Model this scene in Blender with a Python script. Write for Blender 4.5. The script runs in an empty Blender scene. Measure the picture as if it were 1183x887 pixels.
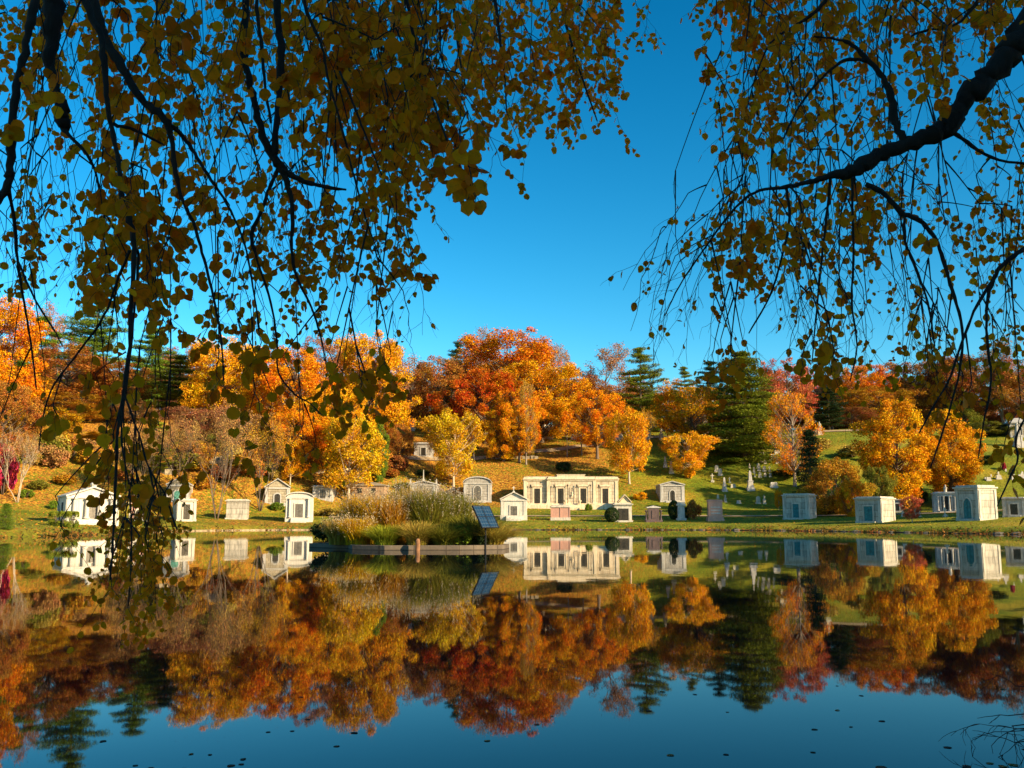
import bpy, math, random
import numpy as np
from mathutils import Vector, Matrix

random.seed(7)
RNG = np.random.default_rng(11)
C = bpy.context.scene.collection
SC = bpy.context.scene
R = math.radians

# ------------------------------------------------------------------ camera
F = 1110.0                      # focal length in pixels of the 1183 x 887 photograph
CAM_H = 1.1
PITCH = math.atan(156.5 / F)
CP, SP = math.cos(PITCH), math.sin(PITCH)

def at(px, py, Y):
    """world point at depth Y seen at photograph position px, py"""
    u = (px - 591.5) / F
    v = (443.5 - py) / F
    t = Y / (CP - v * SP)
    return Vector((u * t, Y, CAM_H + (SP + v * CP) * t))

def proj(x, y, z):
    zz = z - CAM_H
    d = y * CP + zz * SP
    v = (-y * SP + zz * CP) / d
    return 591.5 + F * x / d, 443.5 - F * v

cam_d = bpy.data.cameras.new('camera')
cam = bpy.data.objects.new('camera', cam_d)
C.objects.link(cam)
cam.location = (0, 0, CAM_H)
cam.rotation_euler = (R(90) + PITCH, 0, 0)
cam_d.sensor_width = 36.0
cam_d.lens = 36.0 * F / 1183.0
cam_d.clip_end = 8000
cam_d.clip_start = 0.05
SC.camera = cam

# ------------------------------------------------------------------ materials
def new_mat(name):
    m = bpy.data.materials.new(name)
    m.use_nodes = True
    nt = m.node_tree
    for n in list(nt.nodes):
        nt.nodes.remove(n)
    return m, nt

def N(nt, typ, **kw):
    n = nt.nodes.new(typ)
    for k, v in kw.items():
        if k in n.inputs:
            n.inputs[k].default_value = v
        else:
            setattr(n, k, v)
    return n

def ramp(nt, fac, stops):
    r = nt.nodes.new('ShaderNodeValToRGB')
    el = r.color_ramp.elements
    while len(el) > 1:
        el.remove(el[-1])
    for i, (p, c) in enumerate(stops):
        e = el[0] if i == 0 else el.new(p)
        e.position = p
        e.color = (c[0], c[1], c[2], 1)
    nt.links.new(fac, r.inputs[0])
    return r.outputs[0]

def out(nt, shader):
    o = nt.nodes.new('ShaderNodeOutputMaterial')
    nt.links.new(shader, o.inputs[0])

def stone(name, col, var=0.25, rough=0.85, scale=2.0, block=None, stain=(0.10, 0.09, 0.07), stain_amt=0.5):
    m, nt = new_mat(name)
    tc = N(nt, 'ShaderNodeTexCoord')
    n1 = N(nt, 'ShaderNodeTexNoise', Scale=scale, Detail=8.0, Roughness=0.65)
    nt.links.new(tc.outputs['Object'], n1.inputs['Vector'])
    lo = [c * (1 - var) for c in col]
    hi = [min(1, c * (1 + var)) for c in col]
    c = ramp(nt, n1.outputs[0], [(0.3, lo), (0.7, hi)])
    # vertical weather streaks
    mp = N(nt, 'ShaderNodeMapping')
    mp.inputs['Scale'].default_value = (3.0, 3.0, 0.45)
    nt.links.new(tc.outputs['Object'], mp.inputs[0])
    n2 = N(nt, 'ShaderNodeTexNoise', Scale=1.6, Detail=6.0, Roughness=0.7)
    nt.links.new(mp.outputs[0], n2.inputs['Vector'])
    f = ramp(nt, n2.outputs[0], [(0.44, (0, 0, 0)), (0.66, (stain_amt,) * 3)])
    mx = N(nt, 'ShaderNodeMix', data_type='RGBA')
    nt.links.new(f, mx.inputs[0]); nt.links.new(c, mx.inputs[6])
    mx.inputs[7].default_value = (*stain, 1)
    cc = mx.outputs[2]
    b = N(nt, 'ShaderNodeBsdfPrincipled', Roughness=rough)
    bump = N(nt, 'ShaderNodeBump', Strength=0.4, Distance=0.03)
    n3 = N(nt, 'ShaderNodeTexNoise', Scale=9.0, Detail=6.0)
    nt.links.new(tc.outputs['Object'], n3.inputs['Vector'])
    nt.links.new(n3.outputs[0], bump.inputs['Height'])
    if block:
        sx = N(nt, 'ShaderNodeSeparateXYZ'); nt.links.new(tc.outputs['Object'], sx.inputs[0])
        ad = N(nt, 'ShaderNodeMath', operation='ADD')
        nt.links.new(sx.outputs[0], ad.inputs[0]); nt.links.new(sx.outputs[1], ad.inputs[1])
        cb = N(nt, 'ShaderNodeCombineXYZ')
        nt.links.new(ad.outputs[0], cb.inputs[0]); nt.links.new(sx.outputs[2], cb.inputs[1])
        br = N(nt, 'ShaderNodeTexBrick', Scale=1.0)
        br.inputs['Brick Width'].default_value = block[0]
        br.inputs['Row Height'].default_value = block[1]
        br.inputs['Mortar Size'].default_value = 0.022
        br.inputs['Color1'].default_value = (1, 1, 1, 1)
        br.inputs['Color2'].default_value = (0.72, 0.72, 0.72, 1)
        br.inputs['Mortar'].default_value = (0.35, 0.33, 0.3, 1)
        nt.links.new(cb.outputs[0], br.inputs['Vector'])
        m2 = N(nt, 'ShaderNodeMix', data_type='RGBA', blend_type='MULTIPLY')
        m2.inputs[0].default_value = 0.9
        nt.links.new(cc, m2.inputs[6]); nt.links.new(br.outputs['Color'], m2.inputs[7])
        cc = m2.outputs[2]
    nt.links.new(cc, b.inputs['Base Color'])
    nt.links.new(bump.outputs[0], b.inputs['Normal'])
    out(nt, b.outputs[0])
    return m

def plain(name, col, rough=0.6, metal=0.0, var=0.2, scale=6.0):
    m, nt = new_mat(name)
    tc = N(nt, 'ShaderNodeTexCoord')
    n1 = N(nt, 'ShaderNodeTexNoise', Scale=scale, Detail=5.0)
    nt.links.new(tc.outputs['Object'], n1.inputs['Vector'])
    c = ramp(nt, n1.outputs[0], [(0.3, [x * (1 - var) for x in col]), (0.7, [min(1, x * (1 + var)) for x in col])])
    b = N(nt, 'ShaderNodeBsdfPrincipled', Roughness=rough, Metallic=metal)
    nt.links.new(c, b.inputs['Base Color'])
    out(nt, b.outputs[0])
    return m

def bark(name, col, scale=3.0):
    m, nt = new_mat(name)
    tc = N(nt, 'ShaderNodeTexCoord')
    mp = N(nt, 'ShaderNodeMapping'); mp.inputs['Scale'].default_value = (6, 6, 1.2)
    nt.links.new(tc.outputs['Object'], mp.inputs[0])
    n1 = N(nt, 'ShaderNodeTexNoise', Scale=scale, Detail=8.0, Roughness=0.7)
    nt.links.new(mp.outputs[0], n1.inputs['Vector'])
    c = ramp(nt, n1.outputs[0], [(0.3, [x * 0.45 for x in col]), (0.7, [x * 1.3 for x in col])])
    b = N(nt, 'ShaderNodeBsdfPrincipled', Roughness=0.95)
    bump = N(nt, 'ShaderNodeBump', Strength=0.8, Distance=0.03)
    nt.links.new(n1.outputs[0], bump.inputs['Height'])
    nt.links.new(c, b.inputs['Base Color']); nt.links.new(bump.outputs[0], b.inputs['Normal'])
    out(nt, b.outputs[0])
    return m

def leafmat(name, col=None, trans=0.35, vmin=0.55, vmax=1.35, hue=0.03, rough=0.6, spots=False):
    """leaf material; the colour comes from the object colour unless given"""
    m, nt = new_mat(name)
    geo = N(nt, 'ShaderNodeNewGeometry')
    if col is None:
        oi = N(nt, 'ShaderNodeObjectInfo'); src = oi.outputs['Color']
    else:
        rg = N(nt, 'ShaderNodeRGB'); rg.outputs[0].default_value = (*col, 1); src = rg.outputs[0]
    hs = N(nt, 'ShaderNodeHueSaturation')
    nt.links.new(src, hs.inputs['Color'])
    rnd = geo.outputs['Random Per Island']
    mr = N(nt, 'ShaderNodeMapRange'); nt.links.new(rnd, mr.inputs[0])
    mr.inputs[3].default_value = vmin; mr.inputs[4].default_value = vmax
    nt.links.new(mr.outputs[0], hs.inputs['Value'])
    ml = N(nt, 'ShaderNodeMath', operation='MULTIPLY'); ml.inputs[1].default_value = 17.31
    fr = N(nt, 'ShaderNodeMath', operation='FRACT')
    nt.links.new(rnd, ml.inputs[0]); nt.links.new(ml.outputs[0], fr.inputs[0])
    m2 = N(nt, 'ShaderNodeMapRange'); nt.links.new(fr.outputs[0], m2.inputs[0])
    m2.inputs[3].default_value = 0.5 - hue; m2.inputs[4].default_value = 0.5 + hue
    # slow drift of hue through the crown
    tc = N(nt, 'ShaderNodeTexCoord')
    nz = N(nt, 'ShaderNodeTexNoise', Scale=0.35 if col is None else 2.0, Detail=2.0)
    nt.links.new(tc.outputs['Object'], nz.inputs['Vector'])
    m3 = N(nt, 'ShaderNodeMapRange'); nt.links.new(nz.outputs[0], m3.inputs[0])
    m3.inputs[1].default_value = 0.3; m3.inputs[2].default_value = 0.7
    m3.inputs[3].default_value = -hue; m3.inputs[4].default_value = hue
    ad = N(nt, 'ShaderNodeMath', operation='ADD')
    nt.links.new(m2.outputs[0], ad.inputs[0]); nt.links.new(m3.outputs[0], ad.inputs[1])
    nt.links.new(ad.outputs[0], hs.inputs['Hue'])
    d = N(nt, 'ShaderNodeBsdfPrincipled', Roughness=rough)
    d.inputs['Specular IOR Level'].default_value = 0.06
    if spots:      # brown blotches on the blade
        sn = N(nt, 'ShaderNodeTexNoise', Scale=38.0, Detail=4.0, Roughness=0.7)
        nt.links.new(tc.outputs['Object'], sn.inputs['Vector'])
        sf = ramp(nt, sn.outputs[0], [(0.54, (0, 0, 0)), (0.75, (0.6,) * 3)])
        sm = N(nt, 'ShaderNodeMix', data_type='RGBA'); nt.links.new(sf, sm.inputs[0]); nt.links.new(hs.outputs[0], sm.inputs[6])
        sm.inputs[7].default_value = (0.30, 0.085, 0.01, 1)
        hs = sm; hso = sm.outputs[2]
    else:
        hso = hs.outputs[0]
    nt.links.new(hso, d.inputs['Base Color'])
    t = N(nt, 'ShaderNodeBsdfTranslucent')
    nt.links.new(hso, t.inputs['Color'])
    mx = N(nt, 'ShaderNodeMixShader'); mx.inputs[0].default_value = trans
    nt.links.new(d.outputs[0], mx.inputs[1]); nt.links.new(t.outputs[0], mx.inputs[2])
    out(nt, mx.outputs[0])
    return m

M = {}
M['white'] = stone('white_marble', (0.60, 0.55, 0.46), 0.10, 0.6, 1.5, stain=(0.25, 0.23, 0.2), stain_amt=0.6)
M['cream'] = stone('cream_limestone', (0.66, 0.56, 0.40), 0.14, 0.85, 2.0, block=(1.1, 0.45), stain=(0.36, 0.22, 0.09), stain_amt=0.6)
M['creamtrim'] = stone('cream_trim', (0.70, 0.58, 0.40), 0.14, 0.85, 2.5, stain=(0.36, 0.24, 0.11), stain_amt=0.6)
M['grey'] = stone('grey_granite', (0.42, 0.39, 0.34), 0.2, 0.85, 3.0, block=(0.8, 0.36), stain=(0.14, 0.12, 0.09))
M['greyplain'] = stone('grey_granite_plain', (0.46, 0.44, 0.40), 0.18, 0.8, 3.0, stain=(0.16, 0.14, 0.11))
M['pale'] = stone('pale_granite', (0.52, 0.47, 0.38), 0.12, 0.8, 2.5, block=(1.3, 0.6), stain=(0.16, 0.15, 0.12), stain_amt=0.85)
M['paleplain'] = stone('pale_granite_plain', (0.54, 0.49, 0.40), 0.12, 0.75, 2.5, stain=(0.2, 0.18, 0.14), stain_amt=0.7)
M['brownstone'] = stone('brownstone', (0.42, 0.27, 0.15), 0.25, 0.9, 3.0, block=(0.7, 0.4), stain=(0.14, 0.09, 0.06))
M['tan'] = stone('tan_fieldstone', (0.42, 0.35, 0.24), 0.3, 0.9, 3.5, block=(0.55, 0.32), stain=(0.13, 0.12, 0.07))
M['pink'] = stone('pink_granite', (0.47, 0.25, 0.18), 0.15, 0.5, 6.0, stain=(0.28, 0.15, 0.11), stain_amt=0.4)
M['darkgranite'] = stone('dark_granite', (0.12, 0.075, 0.065), 0.3, 0.35, 8.0, stain=(0.05, 0.04, 0.04))
M['roofstone'] = stone('roof_stone', (0.30, 0.25, 0.18), 0.25, 0.9, 2.0, stain=(0.1, 0.09, 0.06))
M['bronze'] = plain('bronze_door', (0.055, 0.045, 0.03), 0.45, 0.5, 0.4)
M['verdigris'] = plain('verdigris_door', (0.02, 0.16, 0.17), 0.6, 0.1, 0.4)
M['greendoor'] = plain('green_bronze', (0.10, 0.30, 0.22), 0.6, 0.1, 0.4)
M['greydoor'] = plain('grey_metal_door', (0.16, 0.14, 0.11), 0.5, 0.3, 0.3)
M['dark'] = plain('dark_opening', (0.02, 0.017, 0.013), 0.8)
M['white_grave'] = stone('white_headstone', (0.50, 0.46, 0.36), 0.15, 0.8, 4.0, stain=(0.2, 0.18, 0.13), stain_amt=0.5)
M['bark'] = bark('brown_bark', (0.17, 0.12, 0.08))
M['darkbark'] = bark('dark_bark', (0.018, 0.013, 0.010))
M['greybark'] = bark('grey_bark', (0.30, 0.24, 0.18))
M['palebark'] = bark('pale_bark', (0.58, 0.44, 0.30))
M['leaf'] = leafmat('autumn_leaf', None, 0.22, 0.38, 1.5, 0.024)
M['needle'] = leafmat('conifer_needle', None, 0.12, 0.45, 1.4, 0.02)
M['nearleaf'] = leafmat('hanging_leaf', (0.98, 0.31, 0.006), 0.55, 0.62, 1.04, 0.012, 0.5, True)
M['frond'] = leafmat('grass_blade', None, 0.35, 0.6, 1.3, 0.02)
M['timber'] = plain('weathered_timber', (0.20, 0.13, 0.08), 0.9, 0, 0.3)
M['brownpost'] = plain('brown_post_wood', (0.23, 0.11, 0.05), 0.9, 0, 0.3)
M['islandstone'] = stone('island_edging_stone', (0.15, 0.115, 0.08), 0.3, 0.9, 2.0, block=(1.2, 0.5), stain=(0.12, 0.10, 0.08))
M['metal'] = plain('black_metal', (0.02, 0.02, 0.022), 0.5, 0.5)
M['mud'] = plain('shore_mud', (0.035, 0.028, 0.016), 1.0, 0, 0.6, 3.0)
M['soil'] = plain('dark_soil', (0.06, 0.045, 0.03), 1.0, 0, 0.4)
M['path'] = plain('pale_path', (0.36, 0.26, 0.14), 0.95, 0, 0.35, 2.0)
M['rock'] = stone('shore_stone', (0.11, 0.095, 0.07), 0.4, 0.9, 5.0)

def panel_mat():
    m, nt = new_mat('solar_cells')
    tc = N(nt, 'ShaderNodeTexCoord')
    br = N(nt, 'ShaderNodeTexBrick', Scale=1.0)
    br.offset = 0.0
    br.inputs['Brick Width'].default_value = 0.15
    br.inputs['Row Height'].default_value = 0.14
    br.inputs['Mortar Size'].default_value = 0.004
    br.inputs['Color1'].default_value = (0.010, 0.03, 0.06, 1)
    br.inputs['Color2'].default_value = (0.014, 0.035, 0.065, 1)
    br.inputs['Mortar'].default_value = (0.10, 0.14, 0.17, 1)
    nt.links.new(tc.outputs['Object'], br.inputs['Vector'])
    b = N(nt, 'ShaderNodeBsdfPrincipled', Roughness=0.12)
    nt.links.new(br.outputs['Color'], b.inputs['Base Color'])
    out(nt, b.outputs[0])
    return m
M['cells'] = panel_mat()

# ------------------------------------------------------------------ objects
def tag(o, label=None, cat=None, group=None, kind=None):
    if label: o['label'] = label
    if cat: o['category'] = cat
    if group: o['group'] = group
    if kind: o['kind'] = kind
    return o

def thing(name, label, cat, loc=(0, 0, 0), rz=0.0, group=None):
    o = bpy.data.objects.new(name, None)
    o.empty_display_size = 0.3
    C.objects.link(o)
    o.location = loc
    o.rotation_euler = (0, 0, rz)
    return tag(o, label, cat, group)

def link_mesh(name, me, parent=None):
    o = bpy.data.objects.new(name, me)
    C.objects.link(o)
    if parent is not None:
        o.parent = parent
    return o

class MB:
    """collects faces, then links them as one mesh object"""
    def __init__(self):
        self.v = []; self.f = []
    def add(self, vs, fs):
        o = len(self.v)
        self.v.extend([tuple(p) for p in vs])
        self.f.extend([tuple(i + o for i in f) for f in fs])
        return self
    def box(self, x0, x1, y0, y1, z0, z1, taper=0.0):
        t = taper
        vs = [(x0, y0, z0), (x1, y0, z0), (x1, y1, z0), (x0, y1, z0),
              (x0 + t, y0 + t, z1), (x1 - t, y0 + t, z1), (x1 - t, y1 - t, z1), (x0 + t, y1 - t, z1)]
        return self.add(vs, [(0, 3, 2, 1), (4, 5, 6, 7), (0, 1, 5, 4), (1, 2, 6, 5), (2, 3, 7, 6), (3, 0, 4, 7)])
    def prism(self, poly, y0, y1):
        """poly in (x, z), counter-clockwise seen from -y, extruded along y"""
        n = len(poly)
        vs = [(x, y0, z) for x, z in poly] + [(x, y1, z) for x, z in poly]
        fs = [tuple(range(n)), tuple(range(2 * n - 1, n - 1, -1))]
        for i in range(n):
            j = (i + 1) % n
            fs.append((i, i + n, j + n, j))
        return self.add(vs, fs)
    def flat(self, poly, z0, z1):
        n = len(poly)
        vs = [(x, y, z0) for x, y in poly] + [(x, y, z1) for x, y in poly]
        fs = [tuple(range(n - 1, -1, -1)), tuple(range(n, 2 * n))]
        for i in range(n):
            j = (i + 1) % n
            fs.append((i, j, j + n, i + n))
        return self.add(vs, fs)
    def lathe(self, prof, cx=0, cy=0, seg=12):
        vs = []; fs = []
        for r, z in prof:
            for k in range(seg):
                a = 2 * math.pi * k / seg
                vs.append((cx + r * math.cos(a), cy + r * math.sin(a), z))
        for i in range(len(prof) - 1):
            for k in range(seg):
                k2 = (k + 1) % seg
                fs.append((i * seg + k, i * seg + k2, (i + 1) * seg + k2, (i + 1) * seg + k))
        fs.append(tuple(range(seg - 1, -1, -1)))
        fs.append(tuple((len(prof) - 1) * seg + k for k in range(seg)))
        return self.add(vs, fs)
    def tube(self, pts, rad, seg=6):
        pts = [Vector(p) for p in pts]
        n = len(pts)
        vs = []; fs = []
        ref = Vector((0.31, 0.95, 0.05))
        for i, p in enumerate(pts):
            d = (pts[min(i + 1, n - 1)] - pts[max(i - 1, 0)])
            if d.length < 1e-9: d = Vector((0, 0, 1))
            d.normalize()
            a = d.cross(ref)
            if a.length < 0.05: a = d.cross(Vector((1, 0, 0)))
            a.normalize(); b = d.cross(a)
            r = rad[i]
            for k in range(seg):
                t = 2 * math.pi * k / seg
                vs.append(p + a * (r * math.cos(t)) + b * (r * math.sin(t)))
        for i in range(n - 1):
            for k in range(seg):
                k2 = (k + 1) % seg
                fs.append((i * seg + k, i * seg + k2, (i + 1) * seg + k2, (i + 1) * seg + k))
        fs.append(tuple(range(seg - 1, -1, -1)))
        fs.append(tuple((n - 1) * seg + k for k in range(seg)))
        return self.add(vs, fs)
    def mesh(self, name, mat, smooth=False):
        me = bpy.data.meshes.new(name)
        me.from_pydata(self.v, [], self.f)
        me.materials.append(mat)
        if smooth:
            me.polygons.foreach_set('use_smooth', [True] * len(me.polygons))
        me.update()
        return me
    def build(self, name, mat, parent=None, smooth=False, bevel=0.0):
        o = link_mesh(name, self.mesh(name, mat, smooth), parent)
        if bevel:
            b = o.modifiers.new('bevel', 'BEVEL'); b.width = bevel; b.segments = 2; b.limit_method = 'ANGLE'
        return o

def fast_mesh(name, V, nper, mat, shape=None):
    """V: (n*nper, 3) array of polygons with nper corners each"""
    n = len(V) // nper
    me = bpy.data.meshes.new(name)
    me.vertices.add(n * nper)
    me.vertices.foreach_set('co', np.ascontiguousarray(V, dtype=np.float32).ravel())
    me.loops.add(n * nper)
    me.loops.foreach_set('vertex_index', np.arange(n * nper, dtype=np.int32))
    me.polygons.add(n)
    me.polygons.foreach_set('loop_start', np.arange(0, n * nper, nper, dtype=np.int32))
    me.polygons.foreach_set('loop_total', np.full(n, nper, dtype=np.int32))
    me.materials.append(mat)
    me.update(calc_edges=True)
    return me

def rand_dirs(n, rng):
    v = rng.normal(size=(n, 3))
    return v / np.linalg.norm(v, axis=1, keepdims=True)

def leaf_quads(P, size, rng, flat=0.0, aspect=0.8):
    """one kite shaped leaf cluster card of about `size` at every point of P"""
    n = len(P)
    nrm = rand_dirs(n, rng)
    nrm[:, 2] += flat * np.sign(nrm[:, 2] + 1e-6) * 2
    nrm /= np.linalg.norm(nrm, axis=1, keepdims=True)
    a = np.cross(nrm, rand_dirs(n, rng)); a /= np.linalg.norm(a, axis=1, keepdims=True) + 1e-9
    b = np.cross(nrm, a)
    s = size * rng.uniform(0.6, 1.25, size=(n, 1))
    V = np.empty((n, 4, 3))
    V[:, 0] = P - a * s * 0.5
    V[:, 1] = P + b * s * 0.5 * aspect - a * s * 0.1
    V[:, 2] = P + a * s * 0.5
    V[:, 3] = P - b * s * 0.5 * aspect + a * s * 0.08
    return V.reshape(-1, 3)
# ------------------------------------------------------------------ terrain
def catmull(P, n=8):
    P = [np.array(p, float) for p in P]; L = len(P); o = []
    for i in range(L):
        a, b, c, d = P[(i - 1) % L], P[i], P[(i + 1) % L], P[(i + 2) % L]
        for k in range(n):
            t = k / n
            o.append(0.5 * ((2 * b) + (c - a) * t + (2 * a - 5 * b + 4 * c - d) * t * t + (3 * b - a - 3 * c + d) * t ** 3))
    return np.array(o)

POND = catmull([(-28, 44), (-31.5, 58), (-30.5, 68), (-31.5, 80), (-30.5, 93), (-24, 101), (-12, 103), (0, 103.5), (14, 103), (22, 100.5),
                (29, 92), (33, 82), (37.5, 72), (42, 58), (45, 38), (38, 14), (22, 4.5), (8, 2.7), (0, 2.5), (-10, 2.9), (-19, 9), (-25, 26)])

def smooth_noise(x, y, s, seed=0):
    a = np.sin(x / s * 1.7 + 1.3 + seed) * np.cos(y / s * 1.3 + 0.7 * seed)
    b = np.sin((x + y) / s * 2.9 + 2.1 * seed) * np.cos((x - y) / s * 2.3 + 0.4)
    c = np.sin(x / s * 5.3 + y / s * 4.1 + seed * 3) * 0.5
    return (a + b * 0.6 + c * 0.4) / 2

def pond_dist(X, Y):
    """signed distance, positive on land"""
    X = np.asarray(X, float); Y = np.asarray(Y, float)
    d2 = np.full(X.shape, 1e18); inside = np.zeros(X.shape, bool)
    n = len(POND)
    for i in range(n):
        ax, ay = POND[i]; bx, by = POND[(i + 1) % n]
        ex, ey = bx - ax, by - ay
        t = np.clip(((X - ax) * ex + (Y - ay) * ey) / (ex * ex + ey * ey), 0, 1)
        d2 = np.minimum(d2, (X - ax - t * ex) ** 2 + (Y - ay - t * ey) ** 2)
        cond = ((ay > Y) != (by > Y))
        with np.errstate(divide='ignore', invalid='ignore'):
            xi = ax + (Y - ay) / (by - ay if by != ay else 1e-9) * ex
        inside ^= cond & (X < xi)
    d = np.sqrt(d2)
    return np.where(inside, -d, d)

FX = [-300, -90, -60, -40, -25, -8, 40, 60, 100, 300]
FY = [70, 88, 100, 110, 122, 131, 133, 128, 122, 110]
HS = [-1e4, -4, 0, 5, 10, 20, 33, 46, 70, 110, 250, 6000]
HZ = [0, 0, 0.25, 1.6, 3.6, 7.8, 11.9, 14.9, 17.2, 18.4, 16.0, 10.0]

def height(X, Y):
    X = np.asarray(X, float); Y = np.asarray(Y, float)
    d = pond_dist(X, Y)
    bank = np.clip(d / 0.7, 0, 1) * 0.34
    lawn = np.minimum(np.maximum(d, 0), 27) * 0.072
    near = np.clip((20 - Y) / 15, 0, 1)          # the camera's own bank is low and flat
    lawn = lawn * (1 - 0.75 * near); bank = bank * (1 - 0.45 * near)
    s = Y - np.interp(X, FX, FY)
    hill = np.interp(s, HS, HZ)
    hill = hill * np.interp(X, [-300, -70, 60, 110, 300], [0.9, 1, 1, 0.95, 0.8])
    und = smooth_noise(X, Y, 9.0, 1) * np.interp(s, [-5, 10, 60], [0.03, 0.35, 0.6])
    z = bank + lawn + hill + np.where(d > 3, und, 0)
    return np.where(d < 0, np.maximum(d * 0.35, -1.6), z)

def gz(x, y):
    return float(height(np.array([x]), np.array([y]))[0])

def ground_at(px, py, ymin=45.0, ymax=240.0):
    """where the line of sight at px, py meets the ground"""
    Ys = np.arange(ymin, ymax, 0.25)
    u = (px - 591.5) / F; v = (443.5 - py) / F
    t = Ys / (CP - v * SP)
    Xs = u * t; Zs = CAM_H + (SP + v * CP) * t
    H = height(Xs, Ys)
    k = np.nonzero((Zs <= H) & (pond_dist(Xs, Ys) > 0.2))[0]
    i = k[0] if len(k) else len(Ys) - 1
    return Vector((Xs[i], Ys[i], H[i]))

def on_ground(px, Y):
    """the ground point at depth Y that projects to column px"""
    x = (px - 591.5) / F * Y
    for _ in range(4):
        z = gz(x, Y)
        x = (px - 591.5) / F * (Y * CP + (z - CAM_H) * SP)
    return Vector((x, Y, gz(x, Y)))

def axis(parts):
    o = []
    for a, b, st in parts:
        o += list(np.arange(a, b, st))
    o.append(parts[-1][1])
    return np.array(o)

gx = axis([(-3000, -400, 400), (-400, -140, 20), (-140, -60, 4), (-60, 60, 0.8), (60, 140, 4), (140, 400, 20), (400, 3000, 400)])
gy = axis([(-3000, -200, 350), (-200, -20, 15), (-20, 50, 1.0), (50, 150, 0.8), (150, 220, 1.6), (220, 400, 15), (400, 3000, 300)])
GX, GY = np.meshgrid(gx, gy)
GZ = height(GX, GY)
nx, ny = len(gx), len(gy)
V = np.stack([GX.ravel(), GY.ravel(), GZ.ravel()], 1)
me = bpy.data.meshes.new('ground')
me.vertices.add(len(V)); me.vertices.foreach_set('co', V.astype(np.float32).ravel())
ii = np.arange((ny - 1) * (nx - 1)); r_ = ii // (nx - 1); c_ = ii % (nx - 1)
q = np.stack([r_ * nx + c_, r_ * nx + c_ + 1, (r_ + 1) * nx + c_ + 1, (r_ + 1) * nx + c_], 1)
me.loops.add(q.size); me.loops.foreach_set('vertex_index', q.astype(np.int32).ravel())
me.polygons.add(len(q)); me.polygons.foreach_set('loop_start', np.arange(0, q.size, 4, dtype=np.int32))
me.polygons.foreach_set('loop_total', np.full(len(q), 4, dtype=np.int32))
me.polygons.foreach_set('use_smooth', [True] * len(q))
# how thickly fallen leaves lie: a real property of the ground
Sg = GY - np.interp(GX, FX, FY)
lit = np.interp(GX, [-45, -10, 12, 24, 34], [0.9, 0.95, 0.75, 0.30, 0.12]) * np.interp(Sg, [-6, 3, 20, 60], [0.15, 0.75, 0.95, 0.9])
lit = lit + 0.55 * np.exp(-(((GX + 27) / 9) ** 2 + ((GY - 105) / 6) ** 2))
lit = lit + 0.30 * np.exp(-(((GX + 38) / 12) ** 2 + ((GY - 80) / 22) ** 2))
lit = lit + 0.38 * smooth_noise(GX, GY, 7.0, 4) * np.interp(Sg, [-5, 5], [.3, 1])
lit = np.where(pond_dist(GX, GY) < 0.7, 0.5, lit)
lit = np.clip(lit, 0, 1)
att = me.attributes.new('litter', 'FLOAT', 'POINT')
att.data.foreach_set('value', lit.astype(np.float32).ravel())
me.update(calc_edges=True)

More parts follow.
